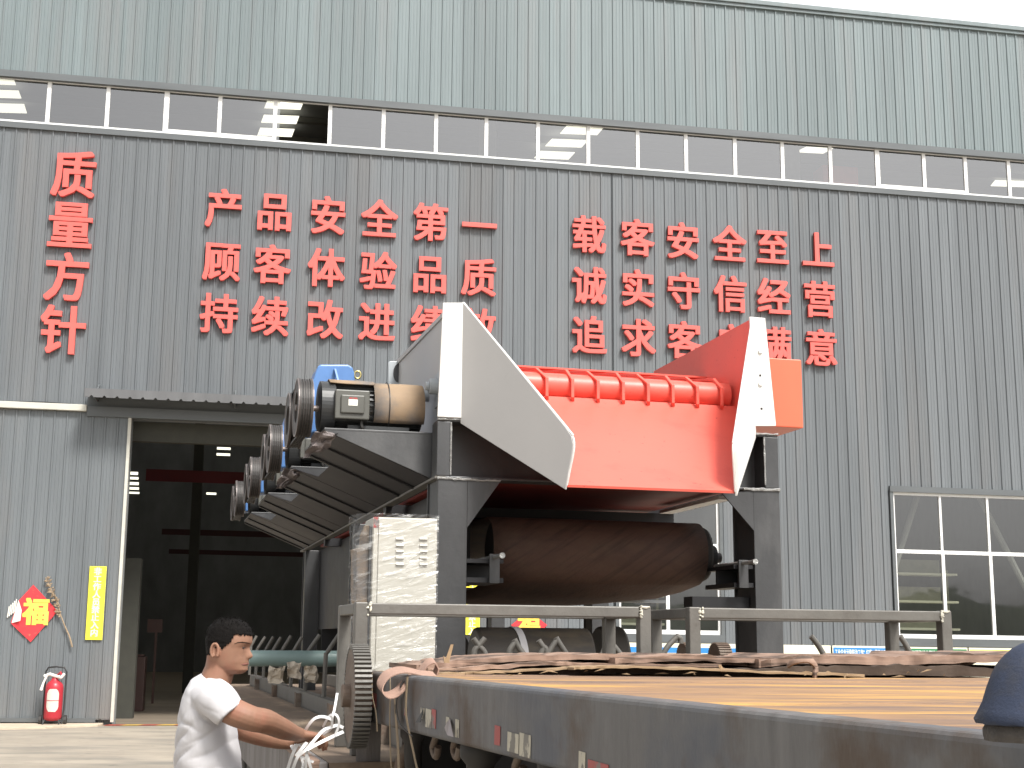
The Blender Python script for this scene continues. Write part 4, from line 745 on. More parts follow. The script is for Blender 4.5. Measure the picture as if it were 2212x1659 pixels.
# ------------------------------------------------------------------ white control cabinet in stretch film
CA = -.33; c0, h1 = mca(806, 1116, CA); c1, _ = mca(946, 1114, CA)
cbn = thing('control_cabinet', mp((c0 + c1) / 2, CA + .2, HD), 'cream steel control cabinet with louvres, wrapped in stretch film, left of the front post', 'cabinet')
def cf(x, y, o=0.0): return px0(x, y, CA - o)
t = MB(); t.mbox(c0, c1, CA, CA + .30, HD, h1); t.build('body', M['cream'], cbn, bevel=.014, seg=3)
t = MB(); t.mbox(c0 + .004, c0 + .030, CA - .006, CA, HD, h1 - .006); t.build('door_edge', M['cream'], cbn, bevel=.003)
t = MB(); t.mbox(c0 + .034, c1 - .012, CA - .008, CA, HD, h1 - .008); fp = t.build('front_panel', M['cream'], cbn, bevel=.003)
for x in (857, 908):
    for y in (1163, 1177, 1190, 1204, 1218):
        t = MB(); p = cf(x + 6.5, y, .008); hw_ = .024; pts = [(-hw_, 0), (-hw_ + .005, .008), (hw_ - .005, .008), (hw_, 0)]
        t.prism([p + C * (-hw_ - .0) + Z * .009, p - C * hw_ - A * .013 - Z * .007, p - C * hw_ - Z * .010], C * 2 * hw_); t.build('louvre', M['cream'], fp, bevel=.002)
t = MB(); t.mbox(c0 + .003, c0 + .032, CA - .008, CA - .005, h1 - .065, h1 - .002); t.build('red_tape', M['tape_red'], cbn)
t = MB(); t.mbox(c0 - .012, c0, CA + .02, CA + .28, HD, h1 - .05); t.build('side_panel', M['steel_dark'], cbn)
t = MB(); rr = []
for h, d, a1 in ((HD + .02, .05, .2), (1.55, .055, .2), (1.75, .06, .2), (1.95, .075, .22), (2.1, .08, .2), (2.16, .085, .2), (2.17, .045, .14), (2.24, .04, .14), (2.3, .02, .10)):
    rr.append([mp(c0 - .013, CA + .05, h), mp(c0 - d - .02 * noise.noise(Vector((h * 9, 1, 2))), CA + .09, h), mp(c0 - d - .015, CA + a1, h), mp(c0 - .013, CA + a1 + .08, h)])
t.loft(rr); t.build('cardboard_packing', M['card'], cbn, bevel=.01)
t = MB(); n = 40; L = []
for i in range(n + 1):
    h = HD + .02 + (h1 - HD) * i / n; j = .006 * noise.noise(Vector((0, h * 14, 5)))
    ring = []
    for (c, a) in [(c0 - .10, CA + .26), (c0 - .105, CA + .16), (c0 - .08, CA + .06), (c0 - .035, CA + .0), (c0 - .004, CA - .012)] + [(c0 + (c1 - c0) * f, CA - .016) for f in (.1, .2, .3, .4, .5, .6, .7, .8, .9)] + [(c1 + .004, CA - .012), (c1 + .012, CA + .1), (c1 + .012, CA + .3)]:
        ring.append(mp(c + .010 * noise.noise(Vector((c * 12, h * 16, 1))) * (1 if c < c0 else .4), a - .004 * abs(noise.noise(Vector((c * 14 + h * 9, h * 30, 7)))), h))
    L.append(ring)
m_ = len(L[0]); vs = [p for r_ in L for p in r_]; t.add(vs, [(i * m_ + j, i * m_ + j + 1, (i + 1) * m_ + j + 1, (i + 1) * m_ + j) for i in range(n) for j in range(m_ - 1)])
tp = MB(); t.build('stretch_film', M['film'], cbn, smooth=True)

# ------------------------------------------------------------------ two welded steel stands behind the raised deck
def stand(c0, c1, lab, wl_, wr_):
    st = thing('steel_stand', mp((c0 + c1) / 2, -1.3, HD), lab, 'stand', 'welded steel stands behind the raised deck'); H1, H0 = 1.812, 1.757; b = .062; a0, a1 = -1.6, -1.05
    for nm, bx in (('top_rail', (c0 + b, c1 - b, a0, a0 + b, H0, H1)), ('top_rail', (c0 + b, c1 - b, a1, a1 + b, H0, H1)), ('side_rail', (c0, c0 + b, a0 + b, a1, H0, H1 - .002)), ('side_rail', (c1 - b, c1, a0 + b, a1, H0, H1 - .002)), ('leg', (c0, c0 + b, a0 - .003, a0 + b, HD, H1 + .003)), ('leg', (c1 - b, c1, a0 - .003, a0 + b, HD, H1 + .003)), ('leg', (c0, c0 + b, a1, a1 + b, HD, H1)), ('leg', (c1 - b, c1, a1, a1 + b, HD, H1))):
        t = MB(); t.mbox(*bx); t.build(nm, M['frame'], st, bevel=.006, seg=2)
    for c in wl_:
        t = MB()
        for j in range(9): t.ball(mp(c + random.uniform(-.012, .012), a0 - .004, H1 - .004 - .055 * j / 8 * random.uniform(.5, 1.2)), random.uniform(.004, .009), .004, random.uniform(.004, .011), 8, 6)
        t.build('weld_blob', mat('weld_pale', (.55, .53, .45), .4, .2, .3, (50, 50, 50)), st, smooth=True)
    for c in wr_:
        t = MB(); t.tube([mp(c + .005 * (j % 2), a0 - .004, H1 + .004 - .06 * j / 9) for j in range(10)], [random.uniform(.005, .011) for _ in range(10)], 6)
        t.tube([mp(c, a0 - .003, H1), mp(c + .03, a0 - .003, H1 - .004), mp(c + .05, a0 - .003, H1)], [.005, .008, .004], 6); t.build('weld_blob', mat('weld_pale', (.55, .53, .45), .4, .2, .3, (50, 50, 50)), st, smooth=True)
    return st
stand(-.83, .695, 'long welded steel stand in front of the white cabinet', (-.765,), (.637,)); stand(.905, 2.435, 'welded steel stand in front of the right post', (.968,), (2.372,))
# toothed gear wheel hanging beside the corner post
gw = thing('gear_wheel', ypl(770, 1503, 6.3), 'dark toothed gear wheel leaning by the corner post of the raised deck', 'gear'); gc = ypl(772, 1503, 6.3); GA = (C - A * .03).normalized()
t = MB(); t.cyl(gc - GA * .035, gc + GA * .035, .212, 60); t.build('disc', M['rust'], gw); t = MB(); ey = Z.copy(); ex_ = GA.cross(ey).normalized()
for k in range(60):
    q = 2 * math.pi * k / 60; d = ex_ * math.cos(q) + ey * math.sin(q); e = (ex_ * -math.sin(q) + ey * math.cos(q)) * .0055; t.box(gc - GA * .038 + d * .207 - e, GA * .076, d * .022, e * 2)
t.build('teeth', M['frame'], gw); t = MB(); t.cyl(gc - GA * .07, gc + GA * .06, .05, 24); t.build('hub', M['rust'], gw)

# ------------------------------------------------------------------ conveyor frames with bent rods on the low deck
def conveyor(c0, lab, sgn, rods):
    cv = thing('conveyor_frame', mp(c0, 3.5, HD), lab, 'conveyor frame', 'conveyor frames with bent rods'); t = MB(); t.mbox(c0, c0 + .012, -1.3, 8.9, HD + .005, 1.205); t.mbox(c0, c0 + .07 * sgn, -1.3, 8.9, HD + .0, HD + .012); t.mbox(c0, c0 + .075 * sgn, -1.3, 8.9, 1.205, 1.217); t.build('side_channel', M['frame'], cv)
    for a in (-.9, 1.2, 3.3, 5.4, 7.5): t = MB(); t.mbox(c0 - .04, c0, a, a + .06, HD + .0, 1.2); t.mbox(c0 - .045, c0 - .04, a + .0, a + .1, HD, 1.21); t.build('stiffener', M['rust'], cv)
    for pts in rods: t = MB(); t.tube(smoothpts(pts, 4), .017, 8); t.build('bent_rod', M['frame'], cv, smooth=True)
    return cv
def rodpx(b, m_, e):
    (ba, bh), (na, nh) = mcc(*b, -.5), mcc(*m_, -.5); a = (ba + na) / 2; tc, th = mca(*e, a); kc, kh = mca(*m_, a)
    return [mp(kc - .005, a, 1.2), mp(kc, a, kh - .02), mp(kc + .012, a, kh + .012), mp(tc, a, th)]
def z8(x, y): return (384 + .2064 * x, 1316.7 + .2064 * y)
rods = [rodpx(z8(*b), z8(*m_), z8(*e)) for b, m_, e in (((1500, 960), (1550, 460), (1690, 260)), ((1310, 870), (1350, 450), (1485, 265)), ((1170, 800), (1200, 450), (1300, 290)), ((1060, 770), (1085, 430), (1185, 275)), ((960, 710), (985, 440), (1080, 290)), ((890, 670), (910, 430), (1000, 285)), ((810, 650), (830, 410), (915, 285)), ((745, 635), (765, 380), (825, 275)))]
conveyor(-.53, 'rusty conveyor frame with a row of bent rods, running away behind the man', 1, rods)
def z5(x, y): return (987.5 + .1736 * x, 1289 + .1736 * y)
def pa(p, a): return px0(p[0], p[1], a)
rods = []
for p in (((200, 520), (270, 610), (340, 690), (352, 780)), ((348, 515), (270, 610), (218, 670), (205, 790)), ((710, 530), (770, 640), (840, 730)), ((735, 550), (690, 610), (655, 670), (645, 750)), ((1228, 510), (1290, 610), (1375, 740)), ((1240, 540), (1180, 630), (1120, 730)), ((1862, 510), (1930, 590), (2050, 740)), ((1880, 560), (1840, 640), (1795, 740))):
    rods.append([pa(z5(*q), -.7) for q in p])
for p in (((1163, 1383), (1172, 1396), (1180, 1404), (1181, 1430)), ((1161 + 2, 1430), (1175, 1395)), ((1463, 1375), (1440, 1400), (1425, 1430)), ((1460, 1374), (1470, 1380), (1470, 1390)), ((1752, 1374), (1768, 1395), (1785, 1425)), ((1944, 1374), (1958, 1395), (1972, 1425))): rods.append([pa(q, -.7) for q in p])
conveyor(.40, 'conveyor frame whose crossed rods stick up behind the brown sheets', 1, rods)
c0, h = mca(536, 1422, 3.2); c1, _ = mca(752, 1422, 3.2); t = MB(); t.cyl(mp(c0, 3.2, h), mp(c1, 3.2, h), (mca(600, 1405, 3.2)[1] - mca(600, 1440, 3.2)[1]) / 2, 32); tag(t.build('pale_roller', M['mint'], bevel=.01), 'pale mint green roller lying across the conveyor frame', 'roller')
# rolls of belt
def roll(x0, x1, y0, a, r, lab, st=None):
    c0, h = mca(x0, y0, a); c1, _ = mca(x1, y0, a); o = thing('belt_roll', mp((c0 + c1) / 2, a, HD), lab, 'belt roll', 'strapped rolls of belt'); t = MB(); t.cyl(mp(c0, a + r, h - r), mp(c1, a + r, h - r), r, 40); t.build('roll', M['roll'], o, smooth=40, bevel=.02)
    if st: c, _ = mca(st, y0, a); t = MB(); t.ribbon([mp(c + .03 * math.sin(q * .7), a + r - (r + .006) * math.sin(q), h - r + (r + .006) * math.cos(q)) for q in [rad(-30 + 12 * k) for k in range(16)]], C * .045, .004); t.build('strap', M['strap_white'], o, smooth=True)
roll(1042, 1290, 1354, .35, .22, 'dark dusty belt roll held by a white strap behind the brown sheets', 1128); roll(985, 1036, 1373, .9, .2, 'smaller grey belt roll with a white strap right of the cabinet post', 1020); roll(1316, 1366, 1352, .9, .25, 'grey belt roll between the two stands')
for x, lab in ((1487, 'dark toothed wheel lying low behind the sheets, left of its twin'), (1556, 'dusty toothed wheel lying low behind the sheets, near the right post')):
    p = pa((x, 1425), -.55); t = MB(); t.tube([p - C * .04, p + C * .04], .095, 36)
    for k in range(36):
        q = 2 * math.pi * k / 36; d = A * math.cos(q) + Z * math.sin(q); t.box(p - C * .04 + d * .09 - (A * -math.sin(q) + Z * math.cos(q)) * .004, C * .08, d * .012, (A * -math.sin(q) + Z * math.cos(q)) * .008)
    tag(t.build('toothed_wheel', M['rust']), lab, 'gear', 'toothed wheels behind the sheets')
# timber offcuts and crumpled paper on the low deck
for x, y, cc_, dd, lab in ((560, 1472, .16, .05, 'thin timber offcut farthest away on the low deck'), (612, 1506, .12, .04, 'short timber offcut on the low deck beside the conveyor frame'), (575, 1485, .1, .05, 'small timber chip between the two offcuts on the low deck')):
    p = gpl(x, y, HD); t = MB(); t.box(p, C * cc_ + A * .02, A * dd * 2, Z * .018); tag(t.build('timber_offcut', M['ply']), lab, 'offcut', 'timber offcuts')
random.seed(3)
for x, y, lab in ((597, 1442, 'crumpled cream paper inside the conveyor frame'), (634, 1432, 'crumpled paper heap below the pale roller'), (672, 1440, 'crumpled paper at the right of the conveyor frame')):
    b0 = px0(x, y + 16, 2.2); n = 9; vs = []
    for i in range(n):
        for j in range(n): u, v = i / (n - 1) - .5, j / (n - 1) - .5; vs.append(b0 + C * (.11 * u + .02 * noise.noise(Vector((u * 3 + x, v * 3, 8)))) + Z * (.12 * v + .02 * noise.noise(Vector((u * 3 + x, v * 3, 2)))) + A * (.06 * noise.noise(Vector((u * 2.5 + x, v * 2.5, 6)))))
    t = MB(); t.add(vs, [(i * n + j, i * n + j + 1, (i + 1) * n + j + 1, (i + 1) * n + j) for i in range(n - 1) for j in range(n - 1)]); tag(t.build('crumpled_paper', mat('kraft', (.48, .42, .34), .8, 0, .15)), lab, 'paper', 'crumpled papers')

# ------------------------------------------------------------------ the man at the side of the trailer
YM = 5.6
man = thing('person', Vector((ypl(450, 1500, YM).x, YM, 0)), 'person in a white T-shirt leaning over the low deck, sorting white packing straps', 'person')
def q4(x, y, d=0.0): return ypl(x, y, YM + d)      # the same, but seen at that pixel whatever its distance
def q3(x, y, d=0.0): return ypl(x, y, YM) + Vector((0, d, 0))      # pixel position on the plane he stands in, d metres behind it
PXM = (q3(1000, 1400) - q3(900, 1400)).x / 100
def remesh(mb, name, m_, vox, sm=4, fac=.5):
    o = mb.build(name, m_); r = o.modifiers.new('r', 'REMESH'); r.mode = 'VOXEL'; r.voxel_size = vox; s_ = o.modifiers.new('s', 'SMOOTH'); s_.iterations = sm; s_.factor = fac
    dg = bpy.context.evaluated_depsgraph_get(); dg.update(); me = bpy.data.meshes.new_from_object(o.evaluated_get(dg)); o.modifiers.clear(); old = o.data; o.data = me; bpy.data.meshes.remove(old)
    me.name = name; me.materials.clear(); me.materials.append(m_)
    for p in me.polygons: p.use_smooth = True
    par(o, man); return o
HEAD = [(1336.5, 486, 503, 0, .020), (1338.5, 474, 517, 0, .040), (1346, 463, 530, 0, .060), (1356, 454, 539, 0, .0725), (1370, 449, 544, 0, .0785), (1381, 447.8, 544.5, .3, .080), (1388, 447.5, 544, .8, .0805), (1393, 447.5, 540.5, 1.5, .080), (1398, 447.5, 536.5, 2.2, .0795), (1404, 448, 534, 5, .079), (1411, 448.8, 533, 9, .0775), (1417, 449.6, 533, 11.5, .0755), (1421, 450.2, 533.5, 9, .074), (1424, 451, 534.5, 3.0, .0725), (1428, 452, 535, 1.6, .071), (1432, 453.5, 535, 2.2, .069), (1434.5, 454.5, 534, .6, .0675), (1438, 456, 534, 1.6, .0655), (1442, 459, 534, .6, .062), (1447, 464, 534.5, .8, .057), (1452, 474, 530, 0, .047), (1456, 486, 521, 0, .034)]
def head_ring(y, xb, xf, nb, hw, n=56, g=0.0, gx=0.0):
    c = (xb + xf) / 2; r = (xf - xb) / 2; out = []
    for k in range(n):
        t = 2 * math.pi * k / n; ct, st = math.cos(t), math.sin(t); e = .86
        x = c + (r + gx) * math.copysign(abs(ct) ** e, ct); tt = (t + math.pi) % (2 * math.pi) - math.pi
        x += 1.25 * nb * math.exp(-(tt / .2) ** 2)
        d = (hw + g) * math.copysign(abs(st) ** .92, st)
        if 1391 < y < 1403: x -= 2.6 * math.exp(-((abs(tt) - .40) / .16) ** 2) * (1 - abs(y - 1397.5) / 7)        # eye socket
        if 1403 < y < 1424: x += 1.0 * math.exp(-((abs(tt) - .62) / .3) ** 2)                                    # cheekbone
        out.append(q3(x, y, d))
    return out
def lerp_rows(rows, k):
    out = []
    for i in range(len(rows) - 1):
        for j in range(k): out.append(tuple(a + (b - a) * j / k for a, b in zip(rows[i], rows[i + 1])))
    return out + [rows[-1]]
HR = lerp_rows(HEAD, 3)
body = MB(); body.loft([head_ring(*r) for r in HR])
def ering(xb, yb, xf, yf, hd, n=28, d0=0.0, pw=1.0):
    c = ((xb + xf) / 2, (yb + yf) / 2); ax = ((xf - xb) / 2, (yf - yb) / 2); out = []
    for k in range(n):
        t = 2 * math.pi * k / n; ct, st = math.cos(t), math.sin(t); ct = math.copysign(abs(ct) ** pw, ct); st = math.copysign(abs(st) ** pw, st); out.append(q3(c[0] + ax[0] * ct, c[1] + ax[1] * ct, d0 + hd * st))
    return out
# neck running down into the shoulders and trunk
body.loft([ering(448, 1412, 512, 1418, .058), ering(446.5, 1425, 508, 1438, .060), ering(444, 1438, 505, 1456, .063), ering(437, 1453, 499, 1476, .068), ering(434, 1468, 496, 1494, .075), ering(428, 1490, 492, 1514, .11), ering(414, 1522, 490, 1540, .15), ering(400, 1580, 494, 1590, .15), ering(395, 1680, 500, 1680, .15), ering(395, 1800, 498, 1800, .155)])
for s_ in (-1, 1):       # ears
    e = q3(474, 1405, .074 * s_); ear = MB(); pts = []
    for k in range(13):
        q = rad(-70 + 300 * k / 12); pts.append(e + Vector((-.0145 * math.cos(q) - .002, .010 * s_, .0275 * math.sin(q) - (.003 if q > 3 else 0))))
    body.tube(pts, [.0055] * 9 + [.0055, .006, .0075, .0085], 8); body.loft([[e + Vector((rx * math.cos(t) - .001, dd * s_, rz * math.sin(t))) for t in [2 * math.pi * k / 14 for k in range(14)]] for rx, rz, dd in ((.013, .027, -.012), (.0135, .027, .003), (.010, .022, .004))])
def arm(pts, rs): body.tube(smoothpts([q4(*p) for p in pts], 5), sum([[rs[i] + (rs[i + 1] - rs[i]) * j / 5 for j in range(5)] for i in range(len(rs) - 1)], []) + [rs[-1]], 18)
arm([(462, 1512, -.15), (482, 1526, -.20), (512, 1541, -.23), (546, 1553, -.21), (575, 1559, -.13), (612, 1575, .02), (636, 1584, .12), (648, 1588, .17)], [.045, .052, .052, .0475, .0475, .041, .031, .029])
arm([(462, 1512, .15), (482, 1540, .20), (510, 1567, .25), (540, 1582, .28), (580, 1594, .33), (612, 1602, .37), (628, 1603, .39)], [.045, .05, .048, .044, .040, .032, .029])
def hand(w, tip, thumb_up, curl, side, sc=1.0):
    w, tip = Vector(w), Vector(tip); f = (tip - w).normalized(); s = Vector((0, side, .18)).normalized(); s = (s - f * s.dot(f)).normalized(); nrm = f.cross(s); nrm = nrm if nrm.z > 0 else -nrm
    rings = []
    for t_, wd, th in ((-.02, .026, .022), (.01, .031, .020), (.04, .038, .018), (.07, .041, .016), (.088, .040, .013)): rings.append([w + f * t_ * sc + (s * wd * math.cos(q) + nrm * th * math.sin(q)) * sc for q in [2 * math.pi * k / 16 for k in range(16)]])
    body.loft(rings)
    for i, (off, ln, cu) in enumerate(((-.029, .070, 1.0), (-.010, .078, 1.08), (.010, .074, 1.16), (.028, .058, 1.25))):
        b = w + f * .078 * sc + s * off * sc; p = [b]; d = f.copy(); a = 0
        for seg in (.42, .32, .26):
            a += rad(curl) * cu * (.55 if seg == .42 else .8); d = f * math.cos(a) - nrm * math.sin(a); p.append(p[-1] + d * ln * seg * sc)
        body.tube(smoothpts(p, 3), [.0098 * sc, .0096 * sc, .0092 * sc, .009 * sc, .0088 * sc, .0084 * sc, .008 * sc, .0076 * sc, .0066 * sc, .005 * sc], 10)
    b = w + f * .022 * sc - s * .026 * sc; td = (f * .75 - s * .55 + nrm * thumb_up).normalized(); p = [b, b + td * .036 * sc, b + td * .036 * sc + (td + f * .5 - nrm * .35).normalized() * .03 * sc, b + td * .036 * sc + (td + f * .5 - nrm * .35).normalized() * .03 * sc + (f - nrm * .5).normalized() * .024 * sc]
    body.tube(smoothpts(p, 3), [.0145 * sc, .0135 * sc, .0125 * sc, .0118 * sc, .0115 * sc, .011 * sc, .0108 * sc, .0102 * sc, .0095 * sc, .0065 * sc], 10)
hand(q4(645, 1587, .16), q4(700, 1594, .26), .1, 30, -1, 1.1)
hand(q4(622, 1600, .38), q4(670, 1590, .46), .5, 24, 1, 1.05)
bd = remesh(body, 'body', M['skin'], .0036, 2, .4)
# facial details
def sdep(x, y):      # half width of the head at a point of its profile
    for a, b in zip(HR, HR[1:]):
        if a[0] <= y <= b[0]:
            f = (y - a[0]) / max(b[0] - a[0], 1e-6); xb, xf, hw = (a[k] + (b[k] - a[k]) * f for k in (1, 2, 4)); ct = min(max((x - (xb + xf) / 2) / ((xf - xb) / 2), -.995), .995); ct = abs(ct) ** (1 / .86)
            return hw * math.sqrt(1 - ct * ct) ** .92
    return 0
def fp(x, y, s_, o=0.0): return q3(x, y, s_ * (sdep(x, y) + o))
def face_patch(x, y, d, rx, ry, rz, nm, m_, rot=0): t = MB(); t.ball(q3(x, y, d), rx, ry, rz, 14, 8); o = t.build(nm, m_, man, smooth=True); return o
for s_ in (-1, 1):
    a = s_ * .031
    face_patch(528.8, 1399.3, s_ * (sdep(528.8, 1399.3) - .0075), .0085, .008, .0036, 'eye', M['eye'])
    t = MB(); t.tube([fp(519, 1398.4, s_, -.003), fp(524, 1396.2, s_, -.004), fp(529.5, 1396.4, s_, -.005), fp(534, 1399, s_, -.004)], [.002, .003, .003, .002], 8); t.build('eyelid', M['eyelid'], man, smooth=True)
    t = MB(); t.tube([fp(514, 1391, s_), fp(521, 1388, s_), fp(530, 1387.4, s_), fp(538, 1388.5, s_), fp(541.5, 1390, s_)], [.0008, .0014, .0017, .0016, .001], 8); t.build('eyebrow', M['hair'], man, smooth=True)
t = MB(); t.tube([fp(525.5, 1434.8, -1, -.001), fp(527.5, 1434.7, -1), fp(529.5, 1434.6, -1), fp(533, 1434, -1), q3(535.6, 1433.8, 0), fp(533, 1434, 1), fp(524, 1435, 1)], [.0012, .0026, .0036, .0044, .005, .004, .002], 8, .8); t.build('lips', M['lip'], man, smooth=True)
for s_ in (-1, 1): face_patch(537.6, 1421.6, s_ * .0085, .004, .004, .0022, 'nostril', M['eye'])
# short black hair
def hairline(x, d):
    if x > 512: return 1369.5 + .25 * (x - 512) * .3 + 1.2 * math.sin(x * 1.3 + d * 300)
    if x > 506: return 1384 - (x - 506) * 2.4
    if x > 489: return 1399 - (x - 489) * .85
    if x > 484: return 1401
    if x > 462: return 1397 + (484 - x) * .2
    return 1420
rows = [r for r in lerp_rows(HEAD, 6) if r[0] < 1422]; n = 84; vs = []; keep = []
for r in rows:
    fr_ = max(0, min(1, (1424 - r[0]) / 40)); ring = head_ring(r[0], r[1] - 1.5 * fr_, r[2] + .5, 0, r[4] + .0035 * fr_, n); vs.append(ring)
fs = []
for i in range(len(rows) - 1):
    for k in range(n):
        p = vs[i][k]; xpx = 900 + (p.x - q3(900, 1400).x) / PXM; d = p.y - YM
        back = rows[i][0] < hairline(xpx, d) if not (446 <= xpx <= 462) else rows[i][0] < 1414 + 4 * noise.noise(Vector((k * .4, i * .3, 0)))
        if back: fs.append((i * n + k, i * n + (k + 1) % n, (i + 1) * n + (k + 1) % n, (i + 1) * n + k))
t = MB(); t.add([p + Vector((.0022 * noise.noise(p * 90), .0022 * noise.noise(p * 95 + Vector((5, 0, 0))), .003 * noise.noise(p * 80))) for r_ in vs for p in r_], fs); t.add([vs[0][k] for k in range(n)], [tuple(range(n))])
ha = t.build('hair', M['hair'], man, smooth=True); so = ha.modifiers.new('s', 'SOLIDIFY'); so.thickness = .005; so.offset = -.4
t = MB(); random.seed(11)
flat = [(i, k) for (a_, b_, c_, d_) in fs for i, k in ((a_ // n, a_ % n),)]
for _ in range(1500):
    i, k = random.choice(flat); p = vs[i][k].lerp(vs[min(i + 1, len(vs) - 1)][(k + 1) % n], random.random()); cdir = (p - q3(496, 1392)).normalized(); dr = (cdir + Vector((.3, 0, .3)) + Vector([random.uniform(-.55, .55) for _ in range(3)])).normalized(); s1 = dr.orthogonal().normalized() * .0009
    L_ = .015 if rows[i][0] < 1372 else .004
    t.add([p - s1, p + s1, p + dr * L_ * random.uniform(.5, 1.1)], [(0, 1, 2)])
hs_ = t.build('hair_strands', M['hair']); hs_.parent = ha
# T-shirt
sh = MB()
sh.loft([ering(436, 1454, 496.5, 1487, .074, 40), ering(430, 1459, 500, 1492, .105, 40), ering(417, 1467, 505, 1503, .165, 40), ering(406, 1485, 508.5, 1522, .198, 40), ering(398, 1506, 509, 1540, .203, 40), ering(392, 1530, 508.5, 1556, .198, 40), ering(388, 1554, 509, 1575, .194, 40), ering(385, 1585, 511.5, 1599, .19, 40), ering(382.5, 1612, 515.5, 1620, .188, 40), ering(380, 1640, 519.5, 1642, .187, 40), ering(378.5, 1675, 522, 1675, .187, 40), ering(380, 1720, 522, 1720, .186, 40), ering(382, 1765, 520, 1765, .182, 40)])
for s_ in (-1, 1):
    rr = []
    for (x, y, d), hx, hy, hd in (((428, 1484, .10), 22, 20, .07), ((446, 1491, .165), 30, 26, .075), ((465, 1506, .20), 31, 29, .075), ((482, 1524, .222), 28.5, 28, .073), ((497, 1541.5, .232), 26, 25.5, .071)):
        ring = []
        for k in range(28):
            t_ = 2 * math.pi * k / 28; ring.append(q4(x + hx * math.cos(t_), y - hy * math.cos(t_), d * s_) + Vector((0, hd * math.sin(t_), 0)))
        rr.append(ring)
    sh.loft(rr)
so = remesh(sh, 'shirt', M['shirt'], .0058, 5, .5)
def crs(p): return 1.3 * (abs(math.sin(p * .5)) ** .7 - .6)
for v in so.data.vertices:      # creases under the arm, across the back and at the waist
    c = v.co; x = 900 + (c.x + man.location.x * 0 - q3(900, 1400).x) / PXM; y = 1400 - (c.z - q3(900, 1400).z) / PXM
    a = .0
    a += .010 * crs((y * .92 - x * .62) * .20 + 2.2 * noise.noise(Vector((x * .03, y * .03, c.y * 5)))) * math.exp(-((x - 455) / 42) ** 2 - ((y - 1548) / 24) ** 2)
    a += .010 * crs((y + x * .9) * .15 + 2.5 * noise.noise(Vector((x * .02, y * .02, c.y * 4)))) * math.exp(-((x - 415) / 45) ** 2 - ((y - 1612) / 60) ** 2)
    a += .007 * crs((y * .95 + x * .5) * .17 + 2 * noise.noise(Vector((x * .03, y * .02, 3)))) * math.exp(-((x - 480) / 40) ** 2 - ((y - 1610) / 50) ** 2)
    a += .004 * noise.noise(Vector((x * .035, y * .035, c.y * 8)))
    nrm = v.normal; v.co = c + nrm * a
t = MB(); t.tube([p for p in ering(435.5, 1453.5, 497, 1487.5, .0735, 40)] + [ering(435.5, 1453.5, 497, 1487.5, .0735, 40)[0]], .006, 8); col_ = t.build('collar', M['shirt']); par(col_, so); col_.matrix_parent_inverse = Matrix.Translation(-man.location)
so_loc = so
# trousers and shoes, hidden behind the trailer from here
t = MB(); t.loft([ering(390, 1740, 512, 1740, .165, 24), ering(388, 1800, 512, 1800, .17, 24), ering(390, 1860, 508, 1860, .165, 24)])
for s_ in (-1, 1): t.loft([ering(398, 1830, 500, 1830, .085, 20, .085 * s_), ering(405, 1960, 488, 1960, .075, 20, .095 * s_), ering(410, 2090, 478, 2090, .06, 20, .10 * s_), ering(412, 2215, 470, 2215, .055, 20, .10 * s_)])
remesh(t, 'trousers', M['trouser'], .012, 3)
zf = q3(440, 2215).z
for s_ in (-1, 1):
    b = Vector((q3(440, 2215).x, YM + .10 * s_, 0)); t = MB(); t.loft([[b + Vector((x_, w_ * math.cos(q), hz + h_ * max(math.sin(q), -hz / max(h_, .001)) )) for q in [2 * math.pi * k / 14 for k in range(14)]] for x_, w_, hz, h_ in ((-.08, .025, .04, .035), (-.05, .04, .05, .05), (.03, .045, .055, .055), (.12, .048, .04, .04), (.18, .035, .03, .025))]); t.tube([b + Z * .05, b + Z * max(zf, .12)], .05, 12); t.build('shoe', M['rubber'], man, smooth=True)
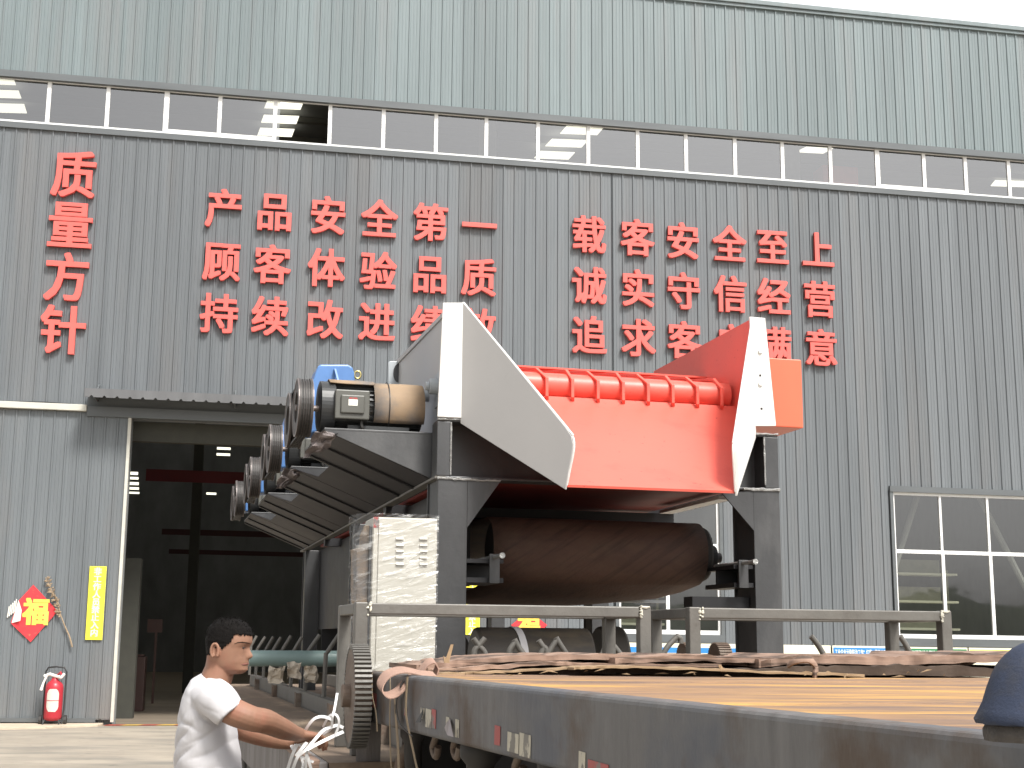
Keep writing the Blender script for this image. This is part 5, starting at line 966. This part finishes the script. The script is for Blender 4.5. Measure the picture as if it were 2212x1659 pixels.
# white packing straps in his hands
def z7(x, y, d=0.0): return ypl(603.5 + .1071 * x, 1481.2 + .1071 * y, 5.80 + d)
ps = thing('packing_straps', z7(1000, 900), 'tangle of white plastic packing straps in the hands of the man', 'straps')
for pts, wd in (([(250, 1750, 0), (330, 1520, -.03), (400, 1400, -.04), (540, 1290, -.05), (740, 1060, -.03), (900, 890, 0), (1060, 830, .03), (1180, 800, .06), (1290, 850, .08)], .0125), ([(560, 1290, -.05), (740, 1190, -.04), (1000, 1060, -.01), (1150, 990, .03), (1290, 930, .06)], .0135), ([(500, 930, .02), (530, 890, .0), (600, 780, -.02), (700, 670, -.03), (820, 625, -.03), (940, 635, -.02), (1050, 680, 0)], .012),
        ([(1168, 150, .05), (1140, 320, .02), (1110, 480, .0), (1080, 600, -.01), (1065, 700, .0), (1062, 840, .02)], .010), ([(880, 840, .05), (930, 730, .03), (1000, 620, .01), (1080, 578, 0), (1150, 590, -.01), (1200, 690, -.01), (1190, 830, .0), (1130, 980, .01)], .0095), ([(535, 1290, -.05), (560, 1400, -.03), (600, 1540, -.02), (650, 1720, 0)], .012), ([(545, 1380, -.04), (535, 1500, -.03), (530, 1740, 0)], .011), ([(150, 1740, .02), (215, 1530, .0), (280, 1350, -.02), (370, 1180, -.01)], .013),
        ([(430, 1740, .0), (480, 1580, .01), (440, 1440, .02), (520, 1480, .02), (690, 1540, .0)], .010), ([(330, 1420, -.03), (460, 1260, -.04), (555, 1140, -.03)], .013), ([(1060, 830, .03), (1000, 900, .05), (900, 960, .06), (820, 1040, .07)], .011), ([(240, 1200, 0.03), (290, 1290, .02), (330, 1180, .04)], .012)):
    p3 = smoothpts([z7(*p) for p in pts], 5); ws = []
    for i, p in enumerate(p3):
        t_ = (p3[min(i + 1, len(p3) - 1)] - p3[max(i - 1, 0)]).normalized(); side = t_.cross(Vector((0, -1, .25))).normalized(); ws.append(side * wd)
    t = MB(); t.ribbon(p3, ws, .0018); t.build('strap', M['strap_white'], ps, smooth=True)
